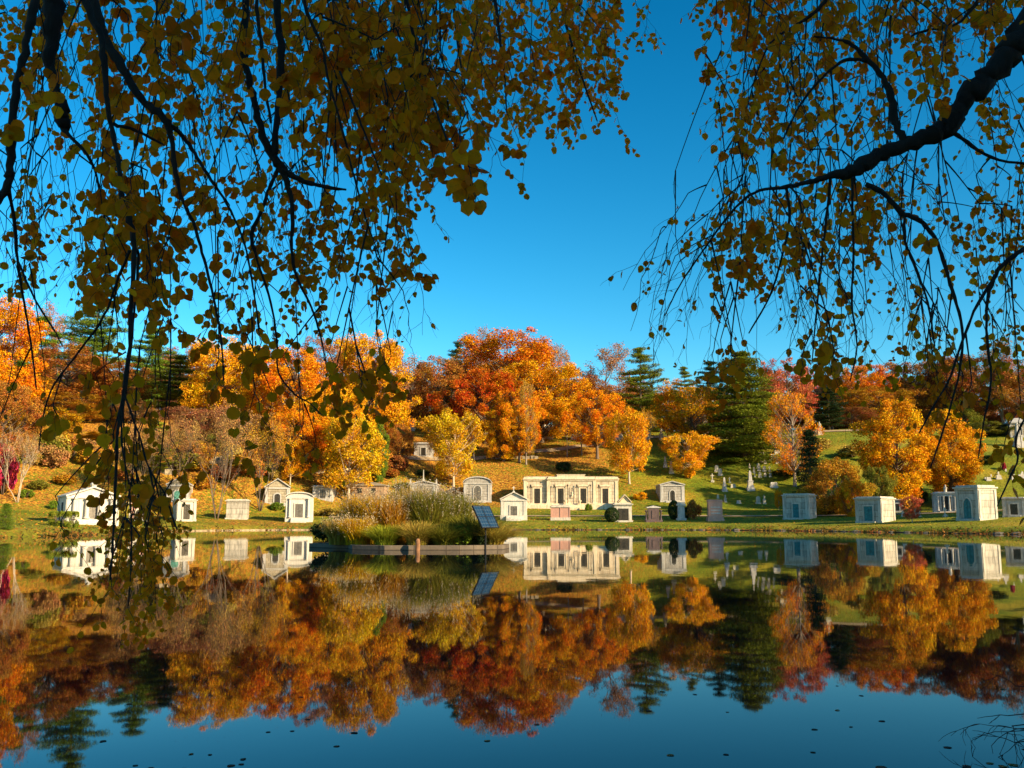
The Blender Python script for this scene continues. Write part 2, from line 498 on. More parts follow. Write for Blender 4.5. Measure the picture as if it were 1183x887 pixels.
def ground_mat():
    m, nt = new_mat('grass_and_leaf_litter')
    tc = N(nt, 'ShaderNodeTexCoord')
    at_ = N(nt, 'ShaderNodeAttribute'); at_.attribute_name = 'litter'
    n1 = N(nt, 'ShaderNodeTexNoise', Scale=0.16, Detail=4.0)
    n2 = N(nt, 'ShaderNodeTexNoise', Scale=2.4, Detail=9.0, Roughness=0.75)
    vo = N(nt, 'ShaderNodeTexVoronoi', Scale=5.5)
    for n in (n1, n2, vo):
        nt.links.new(tc.outputs['Object'], n.inputs['Vector'])
    grass = ramp(nt, n1.outputs[0], [(0.3, (0.10, 0.16, 0.010)), (0.5, (0.20, 0.22, 0.014)), (0.68, (0.36, 0.27, 0.025))])
    g2 = ramp(nt, n2.outputs[0], [(0.3, (0.30, 0.32, 0.3)), (0.7, (1.5, 1.45, 1.3))])
    mg = N(nt, 'ShaderNodeMix', data_type='RGBA', blend_type='MULTIPLY'); mg.inputs[0].default_value = 1.0
    nt.links.new(grass, mg.inputs[6]); nt.links.new(g2, mg.inputs[7])
    sp = N(nt, 'ShaderNodeSeparateColor'); nt.links.new(vo.outputs['Color'], sp.inputs[0])
    litc = ramp(nt, sp.outputs[0], [(0.0, (0.10, 0.04, 0.012)), (0.35, (0.30, 0.12, 0.018)), (0.7, (0.54, 0.22, 0.022)), (1.0, (0.66, 0.38, 0.05))])
    # litter mask: attribute against per-leaf threshold
    nm = N(nt, 'ShaderNodeMath', operation='MULTIPLY'); nm.inputs[1].default_value = 0.55
    nt.links.new(sp.outputs[1], nm.inputs[0])
    n4 = N(nt, 'ShaderNodeTexNoise', Scale=0.55, Detail=6.0, Roughness=0.6)
    nt.links.new(tc.outputs['Object'], n4.inputs['Vector'])
    na = N(nt, 'ShaderNodeMath', operation='MULTIPLY_ADD'); na.inputs[1].default_value = 0.9
    nt.links.new(n4.outputs[0], na.inputs[0]); nt.links.new(nm.outputs[0], na.inputs[2])
    su = N(nt, 'ShaderNodeMath', operation='SUBTRACT'); nt.links.new(at_.outputs['Fac'], su.inputs[0]); nt.links.new(na.outputs[0], su.inputs[1])
    mr = N(nt, 'ShaderNodeMapRange'); nt.links.new(su.outputs[0], mr.inputs[0])
    mr.inputs[1].default_value = -0.22; mr.inputs[2].default_value = 0.08
    mx = N(nt, 'ShaderNodeMix', data_type='RGBA')
    nt.links.new(mr.outputs[0], mx.inputs[0]); nt.links.new(mg.outputs[2], mx.inputs[6]); nt.links.new(litc, mx.inputs[7])
    b = N(nt, 'ShaderNodeBsdfPrincipled', Roughness=0.95)
    b.inputs['Specular IOR Level'].default_value = 0.15
    bump = N(nt, 'ShaderNodeBump', Strength=1.0, Distance=0.25)
    nt.links.new(n2.outputs[0], bump.inputs['Height'])
    nt.links.new(mx.outputs[2], b.inputs['Base Color']); nt.links.new(bump.outputs[0], b.inputs['Normal'])
    out(nt, b.outputs[0])
    return m
me.materials.append(ground_mat())
tag(link_mesh('ground', me), kind='structure')

# ------------------------------------------------------------------ water
def water_mat():
    m, nt = new_mat('pond_water')
    tc = N(nt, 'ShaderNodeTexCoord')
    mp = N(nt, 'ShaderNodeMapping'); mp.inputs['Scale'].default_value = (1.0, 0.6, 1)
    nt.links.new(tc.outputs['Object'], mp.inputs[0])
    n1 = N(nt, 'ShaderNodeTexNoise', Scale=1.1, Detail=3.0, Roughness=0.5)
    nt.links.new(mp.outputs[0], n1.inputs['Vector'])
    big = N(nt, 'ShaderNodeTexNoise', Scale=0.07, Detail=3.0)
    nt.links.new(mp.outputs[0], big.inputs['Vector'])
    mk = N(nt, 'ShaderNodeMapRange'); nt.links.new(big.outputs[0], mk.inputs[0])
    mk.inputs[1].default_value = 0.42; mk.inputs[2].default_value = 0.62; mk.inputs[3].default_value = 0.04; mk.inputs[4].default_value = 0.22
    bump = N(nt, 'ShaderNodeBump', Distance=0.012)
    nt.links.new(mk.outputs[0], bump.inputs['Strength'])
    nt.links.new(n1.outputs[0], bump.inputs['Height'])
    b = N(nt, 'ShaderNodeBsdfPrincipled', Roughness=0.02, IOR=1.33)
    b.inputs['Base Color'].default_value = (0.002, 0.006, 0.009, 1)
    b.inputs['Specular IOR Level'].default_value = 0.16
    nt.links.new(bump.outputs[0], b.inputs['Normal'])
    out(nt, b.outputs[0])
    return m
w = MB(); w.add([(-48, -3, 0), (60, -3, 0), (60, 108, 0), (-48, 108, 0)], [(0, 1, 2, 3)])
tag(w.build('pond_water', water_mat()), kind='structure')

def strip(name, pts, width, mat, lift=0.07, step=0.8):
    """a path that follows the ground"""
    P = []
    for i in range(len(pts) - 1):
        a, b = Vector(pts[i]), Vector(pts[i + 1])
        n = max(2, int((b - a).length / step))
        P += [a + (b - a) * (k / n) for k in range(n)]
    P.append(Vector(pts[-1]))
    mb = MB(); vs = []
    for i, p in enumerate(P):
        d = (P[min(i + 1, len(P) - 1)] - P[max(i - 1, 0)]).normalized()
        nrm = Vector((-d.y, d.x))
        for k in (-1, -0.5, 0, 0.5, 1):
            qd = p + nrm * width * 0.5 * k
            vs.append((qd.x, qd.y, gz(qd.x, qd.y) + lift))
    fs = [(i * 5 + k, i * 5 + k + 1, (i + 1) * 5 + k + 1, (i + 1) * 5 + k) for i in range(len(P) - 1) for k in range(4)]
    mb.add(vs, fs)
    return tag(mb.build(name, mat, smooth=True), kind='structure')

strip('lakeside_path', [(-22, 116.5), (-8, 119), (6, 119.5), (20, 119), (32, 113), (44, 103), (60, 96)], 1.6, M['path'])
strip('hillside_path', [(-40, 126), (-26, 142), (-14, 149), (0, 156), (14, 163)], 1.8, M['path'], 0.12)
strip('upper_path', [(16, 168), (30, 171), (50, 173), (75, 172)], 2.2, M['path'], 0.12)

# pale stone kerb on the left shore and dark lip along the rest
def shore_kerb(name, i0, i1, wdt, z1, mat):
    mb = MB(); vs = []
    n = len(POND)
    for i in range(i0, i1):
        p = POND[i % n]; d = POND[(i + 1) % n] - POND[(i - 1) % n]; d /= np.linalg.norm(d)
        nr = np.array([-d[1], d[0]])
        if pond_dist(p[0] + nr[0], p[1] + nr[1]) < 0: nr = -nr
        a = p - nr * 0.10; b = p + nr * wdt
        vs += [(a[0], a[1], -0.3), (a[0], a[1], z1), (b[0], b[1], z1 + 0.02), (b[0], b[1], -0.1)]
    k = i1 - i0
    fs = [(i * 4 + j, i * 4 + j + 1, (i + 1) * 4 + j + 1, (i + 1) * 4 + j) for i in range(k - 1) for j in range(3)]
    mb.add(vs, fs)
    return tag(mb.build(name, mat), kind='structure')
shore_kerb('shore_kerb', 24, 52, 0.22, 0.10, M['path'])
shore_kerb('shore_edge', 52, 108, 0.12, 0.05, M['mud'])

# fallen leaves and tufts that roughen the slopes
def scatter_ground(name, n, zone, mat, size, cols, up):
    rng = np.random.default_rng(len(name))
    x = rng.uniform(-62, 62, n * 3); y = rng.uniform(62, 185, n * 3)
    s = y - np.interp(x, FX, FY); d = pond_dist(x, y)
    keep = (d > .8) & (np.abs(x) < y * .60)
    if zone == 'litter':
        w = np.interp(x, [-45, -10, 12, 24, 34], [0.9, 0.95, 0.75, 0.35, 0.15]) * np.interp(s, [-6, 3, 20], [0.12, 0.75, 1])
        keep &= rng.uniform(0, 1, n * 3) < w
    x, y = x[keep][:n], y[keep][:n]
    z = height(x, y) + up
    P = np.stack([x, y, z], 1)
    o = link_mesh(name, fast_mesh(name, leaf_quads(P, size, rng, flat=0.1), 4, mat)); o.color = (*cols, 1)
    tag(o, kind='stuff')
scatter_ground('fallen_leaves', 60000, 'litter', M['leaf'], 0.20, (0.46, 0.20, 0.025), 0.0)
scatter_ground('grass_tufts', 40000, 'all', M['frond'], 0.16, (0.26, 0.27, 0.015), 0.0)

def bank_weeds():
    rng = np.random.default_rng(3); n = 20000
    i = rng.integers(0, len(POND), n); t = rng.uniform(0, 1, (n, 1))
    p = POND[i] + (POND[(i + 1) % len(POND)] - POND[i]) * t
    k = smooth_noise(p[:, 0], p[:, 1], 2.2, 2) + rng.normal(scale=.25, size=n) > 0.0
    p = p[k & (p[:, 1] > 45)]
    q = p + rng.normal(scale=.42, size=p.shape)
    z = np.maximum(height(q[:, 0], q[:, 1]), 0) + rng.uniform(0, .12, len(q))
    P = np.stack([q[:, 0], q[:, 1], z], 1)
    for nm, col, a, b in (('bank_weeds', (0.07, 0.07, 0.02), 0, 2), ('bank_leaf_litter', (0.34, 0.15, 0.03), 1, 2)):
        o = link_mesh(nm, fast_mesh(nm, leaf_quads(P[a::b], .22, rng, aspect=.45), 4, M['frond'])); o.color = (*col, 1)
        tag(o, kind='stuff')
bank_weeds()
# ------------------------------------------------------------------ tree prototypes
def curve3(a, b, c, n):
    return [a * (1 - t) ** 2 + b * (2 * t * (1 - t)) + c * t * t for t in [k / n for k in range(n + 1)]]

def proto_broad(seed, H=20.0, RX=8.0, base=0.18, nclump=70, leaves=26000, lsize=0.42, top=0.5, trunk_r=0.45,
                clump_r=1.9, shape='round', matname='leaf', wood='bark', ragged=0.25, forks=1, sparse=0.0):
    """returns (trunk mesh, crown mesh): limbs that end in separate leaf clumps"""
    rng = np.random.default_rng(seed); rd = random.Random(seed)
    zc0, zc1 = H * base, H
    cl = []
    tries = 0
    lob = rng.uniform(0, 6.28, 4)
    while len(cl) < nclump and tries < 20000:
        tries += 1
        z = rd.uniform(zc0, zc1 * 0.97)
        t = (z - zc0) / (zc1 - zc0)
        if shape == 'round':
            prof = math.sqrt(max(0, 1 - ((t - 0.47) / 0.55) ** 2))
        elif shape == 'oval':
            prof = math.sin(math.pi * min(1, max(0.0, t * 0.93 + 0.07))) ** 0.6
        elif shape == 'cone':
            prof = (1 - t) ** 0.75 * min(1, t * 6 + 0.35)
        else:
            prof = math.sqrt(max(0, 1 - ((t - 0.6) / 0.62) ** 2))
        a = rd.uniform(0, 6.283)
        lobes = 1 + ragged * (math.sin(2 * a + lob[0] + 3 * t) * 0.6 + math.sin(3 * a + lob[1] - 5 * t) * 0.5 + math.sin(7 * t + lob[2]) * 0.4)
        q = rd.uniform(0.25, 1.0) ** 0.5
        r = prof * RX * lobes * q
        p = np.array([r * math.cos(a), r * math.sin(a), z])
        if all(np.linalg.norm(p - c[0]) > clump_r * 0.72 for c in cl):
            cl.append((p, clump_r * rd.uniform(0.65, 1.2) * (0.75 if t > 0.85 else 1)))
    tr = MB()
    lean = Vector((rd.uniform(-.6, .6), rd.uniform(-.6, .6), 0))
    def spine(z):
        return Vector((lean.x * (z / H) ** 2 + 0.15 * math.sin(z * 0.5 + seed), lean.y * (z / H) ** 2, z))
    zs = [0, 0.25, H * 0.08, H * 0.2, H * 0.4, H * 0.6, H * 0.85]
    rs = [1.7, 1.15, 1.0, 0.85, 0.6, 0.36, 0.1]
    tr.tube([spine(z) for z in zs], [trunk_r * k for k in rs], 8)
    for p, cr in cl:
        pz = float(p[2])
        rad = math.hypot(p[0], p[1])
        z0 = max(H * base * 0.75, pz - rad * rd.uniform(0.5, 1.0) - 0.6)
        s = spine(z0)
        e = Vector(p)
        mid = s + (e - s) * 0.5 + Vector((rd.uniform(-.4, .4), rd.uniform(-.4, .4), -0.08 * rad + rd.uniform(-.2, .5)))
        r0 = trunk_r * (0.42 - 0.22 * z0 / H) * rd.uniform(0.6, 1)
        tr.tube(curve3(s, mid, e, 5), [r0, r0 * .8, r0 * .6, r0 * .42, r0 * .25, 0.02], 5)
        for k in range(4 if not sparse else 9):
            d = Vector(rand_dirs(1, rng)[0]); d.z = abs(d.z) * 0.7 + 0.1
            e2 = e + d * cr * rd.uniform(0.7, 1.1)
            s2 = s + (e - s) * rd.uniform(0.6, 1.0)
            tr.tube([s2, (s2 + e2) * 0.5 + Vector((0, 0, .1)), e2], [r0 * .25, r0 * .15, 0.012], 3)
    P = []
    tot = sum(c[1] ** 2 for c in cl)
    for p, cr in cl:
        n = max(8, int(leaves * cr ** 2 / tot))
        d = rand_dirs(n, rng)
        rr = cr * rng.uniform(0.25, 1.0, (n, 1)) ** 0.55
        # each clump is made of sprays
        k = rng.integers(0, 11, n); sp = rand_dirs(11, rng) * cr * 0.62
        q = p + sp[k] + d * rr * np.array([0.62, 0.62, 0.50])
        P.append(q)
    P = np.concatenate(P)
    P += rng.normal(scale=0.05, size=P.shape)
    V = leaf_quads(P, lsize, rng, flat=0.15)
    return tr.mesh('trunk', M[wood], True), fast_mesh('crown', V, 4, M[matname]), H, RX

def proto_bare(seed, H=16.0, spread=0.55, stems=1, leaves=2500, wood='greybark', r0=0.22, levels=5, lsize=0.25, up=0.25):
    rd = random.Random(seed); rng = np.random.default_rng(seed)
    tr = MB(); tips = []
    def grow(p, d, L, r, lev):
        n = 4
        pts = [p]; q = p.copy(); dd = d.copy()
        for k in range(n):
            dd = (dd + Vector((rd.gauss(0, .09), rd.gauss(0, .09), rd.gauss(0.02, .05)))).normalized()
            q = q + dd * (L / n); pts.append(q.copy())
        tr.tube(pts, [r * (1 - 0.13 * k) for k in range(n + 1)], 6 if lev < 2 else (4 if lev < 3 else 3))
        if lev >= levels:
            tips.append(q); return
        nb = rd.choice((3, 3, 4)) if lev > 0 else rd.choice((3, 4))
        for k in range(nb):
            s = pts[rd.choice((2, 3, 4))] if k else pts[4]
            ax = Vector((rd.gauss(0, 1), rd.gauss(0, 1), rd.gauss(0, .5))).normalized()
            nd = (dd + ax * spread * rd.uniform(0.7, 1.35) + Vector((0, 0, up))).normalized()
            grow(s.copy(), nd, L * rd.uniform(0.58, 0.8), max(0.012, r * (0.62 if k else 0.7) * rd.uniform(0.7, 1)), lev + 1)
    for s in range(stems):
        a = 6.283 * s / stems + rd.uniform(-.4, .4)
        tilt = 0.0 if stems == 1 else rd.uniform(0.12, 0.38)
        d = Vector((math.cos(a) * tilt, math.sin(a) * tilt, 1)).normalized()
        grow(Vector((math.cos(a) * .15 * (stems > 1), math.sin(a) * .15 * (stems > 1), -0.1)), d, H * (0.36 if stems == 1 else 0.42), r0, 0 if stems == 1 else 1)
    T = np.array([tuple(t) for t in tips])
    P = T[rng.integers(0, len(T), leaves)] + rng.normal(scale=0.28, size=(leaves, 3))
    V = leaf_quads(P, lsize, rng)
    allv = np.array([tuple(v) for v in tr.v])
    hh = allv[:, 2].max(); rr = np.percentile(np.hypot(allv[:, 0], allv[:, 1]), 97)
    return tr.mesh('trunk', M[wood], True), fast_mesh('crown', V, 4, M['leaf']), float(hh), float(rr)

def proto_pine(seed, H=20.0, RX=6.5, tiers=13, base=0.25, openness=1.0, leaves=26000, droop=-0.05, conical=False, fill=1.0):
    rd = random.Random(seed); rng = np.random.default_rng(seed)
    tr = MB()
    tr.tube([(0, 0, -.1), (0.1, 0, H * .3), (-.1, .05, H * .65), (0, 0, H)], [.42, .32, .2, .04], 7)
    pads = []
    for i in range(tiers):
        t = i / (tiers - 1)
        z = H * (base + (0.97 - base) * t)
        if conical:
            L = RX * ((1 - t) ** 0.5 * 0.95 + 0.05) * min(1, 0.75 + 1.6 * t)
        else:
            L = RX * (0.55 + 0.5 * math.sin(math.pi * min(1, t * 0.9 + 0.15))) * (1 - t * t * 0.55)
        nb = rd.randint(5, 7) if not conical else rd.randint(7, 10)
        a0 = rd.uniform(0, 6.28)
        for k in range(nb):
            if not conical and rd.random() < 0.12: continue
            a = a0 + 6.283 * k / nb + rd.uniform(-.25, .25)
            l = L * (rd.uniform(0.38, 1.15) if not conical else rd.uniform(0.7, 1.1))
            zz = z + rd.uniform(-.25, .25) * H / tiers
            rise = rd.uniform(0.02, 0.22) * l if not conical else rd.uniform(-0.22, 0.02) * l
            s = Vector((0, 0, zz)); e = Vector((math.cos(a) * l, math.sin(a) * l, zz + rise))
            mid = (s + e) * .5 + Vector((0, 0, -0.06 * l))
            tr.tube(curve3(s, mid, e, 4), [.11, .09, .07, .04, .02], 4)
            m = max(3, int(l * 1.5))
            for j in range(m):
                f = 0.28 + 0.72 * (j + rd.random()) / m
                c = s + (e - s) * f + Vector((0, 0, 0.1))
                w = (0.55 + 0.8 * (1 - abs(f - 0.6))) * (0.9 if not conical else 0.8)
                side = Vector((-math.sin(a), math.cos(a), 0)) * rd.uniform(-1, 1) * 0.34 * l * (1 - f * .35)
                pads.append((np.array(c + side), w, a))
    for k in range(6):
        pads.append((np.array((rd.uniform(-.3, .3), rd.uniform(-.3, .3), H * (0.94 + 0.012 * k))), .5, 0))
    P = []
    per = max(10, leaves // len(pads))
    for c, w, a in pads:
        d = rand_dirs(per, rng)
        q = c + d * rng.uniform(0.1, 1, (per, 1)) ** 0.5 * np.array([w * 1.25, w * 1.25, w * (0.30 if not conical else 0.42)]) * fill
        P.append(q)
    V = leaf_quads(np.concatenate(P), 0.36, rng, flat=0.25, aspect=0.35)
    return tr.mesh('trunk', M['bark'], True), fast_mesh('crown', V, 4, M['needle']), H, RX

def proto_shrub(seed, n=2600, lsize=0.16, ball=False, box=False, mat='leaf'):
    """unit shrub: radius 1, height 1.6"""
    rng = np.random.default_rng(seed); rd = random.Random(seed)
    tr = MB()
    for k in range(9):
        a = rd.uniform(0, 6.28); l = rd.uniform(.3, .8)
        tr.tube([(0, 0, -.05), (math.cos(a) * l * .4, math.sin(a) * l * .4, .5), (math.cos(a) * l, math.sin(a) * l, 1.2)], [.05, .035, .01], 4)
    d = rand_dirs(n, rng)
    if ball:
        P = d * rng.uniform(0.86, 1.0, (n, 1)) * np.array([1, 1, .82]) + np.array([0, 0, .8])
    elif box:
        P = np.sign(d) * np.abs(d) ** 0.35 * rng.uniform(0.8, 1.0, (n, 1)) * np.array([1, 1, .78]) + np.array([0, 0, .8])
    else:
        k = rng.integers(0, 22, n); cc = rand_dirs(22, rng) * np.array([.68, .68, .5]) + np.array([0, 0, .82])
        P = cc[k] + d * rng.uniform(0.3, 1, (n, 1)) * 0.36
    P[:, 2] = np.maximum(P[:, 2], 0.02)
    return tr.mesh('stem', M['bark'], True), fast_mesh('foliage', leaf_quads(P, lsize, rng), 4, M[mat]), 1.6, 1.0

PROTO = {}
PROTO['broad_a'] = proto_broad(1, 20, 8.0, 0.10, 130, 62000, 0.29, clump_r=1.65, ragged=0.32)
PROTO['broad_b'] = proto_broad(2, 20, 8.0, 0.24, 105, 46000, 0.30, ragged=0.42, clump_r=1.55)
PROTO['broad_c'] = proto_broad(3, 18, 8.0, 0.18, 100, 40000, 0.29, ragged=0.35, clump_r=1.6, shape='top')
PROTO['broad_d'] = proto_broad(8, 20, 7.5, 0.08, 120, 50000, 0.29, ragged=0.34, clump_r=1.5)
PROTO['open'] = proto_broad(4, 18, 7.5, 0.20, 80, 17000, 0.26, ragged=0.4, clump_r=1.5, sparse=1, wood='greybark')
PROTO['open_b'] = proto_broad(14, 18, 7.0, 0.2, 80, 12000, 0.24, ragged=0.35, clump_r=1.5, sparse=1, wood='greybark', shape='top')
PROTO['oval'] = proto_broad(5, 15, 4.8, 0.05, 130, 50000, 0.24, clump_r=1.1, shape='oval', ragged=0.22, trunk_r=0.28)
PROTO['young'] = proto_broad(6, 11, 4.4, 0.22, 62, 20000, 0.24, clump_r=1.1, shape='round', ragged=0.3, trunk_r=0.2, wood='palebark')
PROTO['low'] = proto_broad(7, 7, 4.6, 0.04, 95, 36000, 0.19, clump_r=0.9, shape='round', ragged=0.18, trunk_r=0.2)
PROTO['bare'] = proto_bare(21, 15, 0.5, 1, 7000, 'greybark', 0.24, 5, 0.20)
PROTO['bare_b'] = proto_bare(22, 14, 0.62, 1, 6000, 'greybark', 0.24, 5, 0.20)
PROTO['multi'] = proto_bare(23, 11, 0.42, 5, 9000, 'bark', 0.085, 5, 0.16, 0.12)
PROTO['birch'] = proto_bare(24, 12, 0.32, 4, 5000, 'palebark', 0.10, 5, 0.17, 0.2)
PROTO['pine'] = proto_pine(31, 20, 6.5, 12, 0.28, leaves=36000)
PROTO['pine_b'] = proto_pine(32, 18, 6.0, 13, 0.10, leaves=46000)
PROTO['fir'] = proto_pine(33, 20, 6.8, 21, 0.03, leaves=80000, conical=True)
PROTO['spruce'] = proto_pine(34, 12, 3.4, 15, 0.05, leaves=16000, conical=True)
PROTO['shrub'] = proto_shrub(41)
PROTO['shrub_b'] = proto_shrub(42, 3400, 0.13)
PROTO['ball'] = proto_shrub(43, 5200, 0.11, ball=True, mat='needle')
PROTO['box'] = proto_shrub(44, 4200, 0.11, box=True, mat='needle')

COL = dict(orange=(0.80, 0.31, 0.008), deep=(0.70, 0.25, 0.010), red=(0.62, 0.155, 0.012), rust=(0.44, 0.18, 0.03), brown=(0.34, 0.13, 0.035),
           yellow=(0.86, 0.46, 0.014), gold=(0.76, 0.38, 0.010), pale=(0.60, 0.42, 0.06), pinkish=(0.42, 0.185, 0.075), rose=(0.56, 0.155, 0.06),
           green=(0.17, 0.20, 0.016), dark=(0.035, 0.06, 0.018), blue=(0.045, 0.095, 0.035), lime=(0.36, 0.38, 0.03), olive=(0.22, 0.215, 0.025),
           tawny=(0.42, 0.23, 0.07), crimson=(0.42, 0.03, 0.04), yg=(0.66, 0.40, 0.012), leafgreen=(0.16, 0.24, 0.02), khaki=(0.46, 0.34, 0.06),
           ochre=(0.50, 0.26, 0.02))

def plant(kind, p, h, r, col, label, cat='tree', group=None, rz=None, name=None):
    tm, cm, H, RX = PROTO[kind]
    names = {'pine': 'pine_tree', 'pine_b': 'pine_tree', 'fir': 'conifer_tree', 'spruce': 'conifer_tree', 'bare': 'bare_tree', 'bare_b': 'bare_tree',
             'multi': 'multi_stem_tree', 'birch': 'birch_tree', 'shrub': 'shrub', 'shrub_b': 'shrub', 'ball': 'clipped_shrub', 'box': 'hedge',
             'young': 'young_tree', 'oval': 'autumn_tree', 'low': 'spreading_tree'}
    t = thing(name or names.get(kind, 'autumn_tree'), label, cat, p, random.uniform(0, 6.28) if rz is None else rz, group)
    shr = kind in ('shrub', 'shrub_b', 'ball', 'box')
    a = link_mesh('stem' if shr else 'trunk', tm, t); b = link_mesh('foliage' if shr else 'crown', cm, t)
    sx = r / RX; sz = h / H
    for o in (a, b):
        o.scale = (sx, sx, sz)
    b.color = (*COL[col], 1)
    return t

def tree(kind, px, Y, top, hw, col, label, base_py=None, **kw):
    """a tree whose foot stands on the ground at column px and depth Y and whose top reaches photograph row `top`"""
    p = on_ground(px, Y) if base_py is None else ground_at(px, base_py)
    z = at(px, top, p.y).z
    r = hw * (1.12 if kind.startswith('broad') else 1.0) / F * p.y
    p = Vector((p.x, p.y, p.z - 0.05))
    return plant(kind, p, max(1.0, z - p.z), r, col, label, **kw)

T = tree
# ---- ridge and hillside, from the left
T('broad_a', -18, 128, 340, 50, 'orange', 'tall bright orange tree cut by the left edge, rising above its green neighbour')
T('pine_b', 40, 160, 368, 40, 'leafgreen', 'dull green bushy tree beside the bright orange one at the far left skyline')
T('bare', 62, 200, 352, 26, 'pinkish', 'thin pinkish bare crown showing over the dull green tree at the far left')
T('pine', 106, 165, 345, 46, 'leafgreen', 'light green pine with layered boughs standing tallest left of the hanging central branch')
T('broad_d', 75, 150, 402, 50, 'rust', 'broad rusty brown tree below the light green pine')
T('broad_b', 20, 140, 430, 44, 'ochre', 'muted olive gold tree filling the slope under the bright orange tree at the left edge')
T('broad_d', 135, 152, 420, 38, 'rust', 'rusty orange tree right of the broad rusty one, behind the long hanging branch')
T('pine_b', 172, 170, 380, 36, 'leafgreen', 'green pine on the skyline seen through the hanging branches left of the yellow trees')
T('pine_b', 206, 150, 412, 44, 'green', 'dark blue green pine with flat boughs above the pinkish bare thickets')
T('broad_c', 205, 190, 405, 30, 'pinkish', 'faded pink brown tree behind the dark blue green pine')
T('broad_a', 256, 146, 390, 44, 'yellow', 'large yellow gold tree left of the bright orange one on the left hillside')
T('broad_b', 300, 175, 408, 34, 'gold', 'golden tree behind and between the large yellow and the bright orange trees')
T('broad_b', 338, 143, 402, 44, 'orange', 'large bright orange tree in the middle of the left hillside')
T('broad_c', 372, 175, 392, 30, 'pinkish', 'dusty pink tree behind the bright orange tree, just left of the tall golden crown')
T('broad_a', 424, 150, 383, 44, 'gold', 'tall golden orange tree with the highest crown above the narrow ivy column')
T('broad_d', 385, 136, 448, 38, 'yellow', 'lower yellow orange tree in front of the tall golden one', base_py=545)
T('young', 403, 128, 480, 36, 'yg', 'yellow green young tree over the small columned tomb on the hillside')
T('oval', 438, 139, 488, 10, 'leafgreen', 'narrow ivy green column tree beside the small columned tomb', base_py=558)
T('bare_b', 474, 205, 408, 34, 'pinkish', 'purplish brown leafless tree on the skyline between the golden and the big orange tree')
T('broad_c', 450, 215, 425, 26, 'brown', 'dull brown tree deep behind the golden orange crown')
T('pine', 528, 215, 396, 24, 'blue', 'dark green pine tip peeping over the rusty tree left of the great orange tree')
T('bare', 545, 205, 379, 26, 'pinkish', 'fine pinkish bare crown just behind the left shoulder of the great orange tree')
T('broad_c', 506, 172, 416, 38, 'rust', 'rusty brown tree on the left flank of the great orange tree')
T('broad_d', 468, 188, 452, 24, 'brown', 'brown leaved tree shading the slope above the hillside tombs')
T('broad_a', 586, 176, 382, 60, 'deep', 'great deep orange tree, the broadest and highest crown of the central hill')
T('broad_b', 560, 163, 426, 38, 'red', 'fiery red orange tree on the left front of the great orange tree')
T('broad_a', 626, 165, 416, 44, 'gold', 'amber orange tree on the right front of the great orange tree')
T('open', 608, 156, 440, 15, 'ochre', 'thin half bare tree with a pale straight trunk before the great orange tree', base_py=537)
T('open', 640, 195, 398, 24, 'rust', 'sparse peach coloured crown on the right shoulder of the great orange tree')
T('pine', 660, 200, 424, 16, 'blue', 'small dark pine whose bough sticks out right of the great orange tree')
T('broad_d', 582, 156, 470, 22, 'gold', 'small golden tree low in the shade under the fiery red tree', base_py=533)
T('young', 524, 139, 474, 31, 'yg', 'small yellow green tree with a slanting pale trunk left of the arched roof tomb', base_py=566)
T('broad_c', 668, 185, 436, 32, 'brown', 'dark reddish brown tree in the dip right of the great orange tree')
T('bare', 700, 192, 397, 34, 'pinkish', 'tall open bare tree with pinkish twigs standing clear against the sky')
T('broad_c', 712, 180, 440, 28, 'rust', 'rust tree at the foot of the tall open bare tree')
T('broad_b', 690, 155, 450, 30, 'orange', 'orange tree with a dark leaning trunk above the right end of the long tomb', base_py=530)
T('young', 727, 142, 474, 25, 'gold', 'slender golden tree with a curved trunk right of the long tomb', base_py=559)
T('pine', 741, 168, 402, 32, 'green', 'tall dark pine with wide flat boughs right of the open bare tree')
T('pine_b', 750, 176, 455, 24, 'leafgreen', 'light green low pine under the tall dark flat boughed pine')
T('pine', 792, 205, 424, 18, 'green', 'small green pine tip on the skyline left of the dark conifer group')
T('pine_b', 822, 190, 418, 24, 'dark', 'blackish green conifer close behind the left side of the great green conifer')
T('broad_c', 800, 162, 441, 40, 'gold', 'wide amber tree right of the tall dark pine, with an obelisk before it')
T('young', 796, 147, 500, 26, 'yellow', 'small bright yellow orange tree in front of the wide amber tree', base_py=552)
T('fir', 860, 154, 406, 58, 'green', 'great green conifer with tiered boughs reaching to the ground')
T('broad_c', 912, 182, 417, 32, 'rose', 'rose red tree on the skyline right of the great green conifer')
T('open', 918, 146, 452, 32, 'orange', 'thin orange tree with a straight dark trunk below the rose red tree', base_py=562)
T('pine_b', 958, 175, 448, 24, 'dark', 'dark evergreen right of the thin orange tree')
T('bare_b', 962, 205, 428, 26, 'pinkish', 'small bare crown over the dark evergreen on the right skyline')
T('broad_b', 1002, 200, 421, 30, 'deep', 'orange red tree on the right skyline under the tips of the hanging twigs')
T('broad_d', 1018, 190, 448, 38, 'ochre', 'olive brown tree in front of the orange red one on the right skyline')
T('broad_b', 985, 182, 470, 22, 'brown', 'dark brown tree at the left end of the raised green terrace')
T('broad_d', 1060, 205, 418, 44, 'rust', 'wide rusty tree crowning the right skyline')
T('broad_b', 1115, 200, 412, 44, 'rust', 'rust orange tree next to the right edge group on the skyline')
T('bare', 1162, 195, 395, 36, 'pinkish', 'bare pinkish tree on the skyline at the far right edge')
T('broad_c', 1200, 190, 415, 42, 'rust', 'rusty tree half cut off by the right edge of the picture')
T('oval', 1040, 127, 460, 40, 'gold', 'large golden yellow oval tree, the left one of the two standing on the right lawn')
T('oval', 1100, 130, 472, 35, 'gold', 'golden oval tree, the right one of the two standing on the right lawn')
T('low', 1142, 165, 488, 28, 'olive', 'low green bushy tree between the right golden tree and the hilltop tomb')
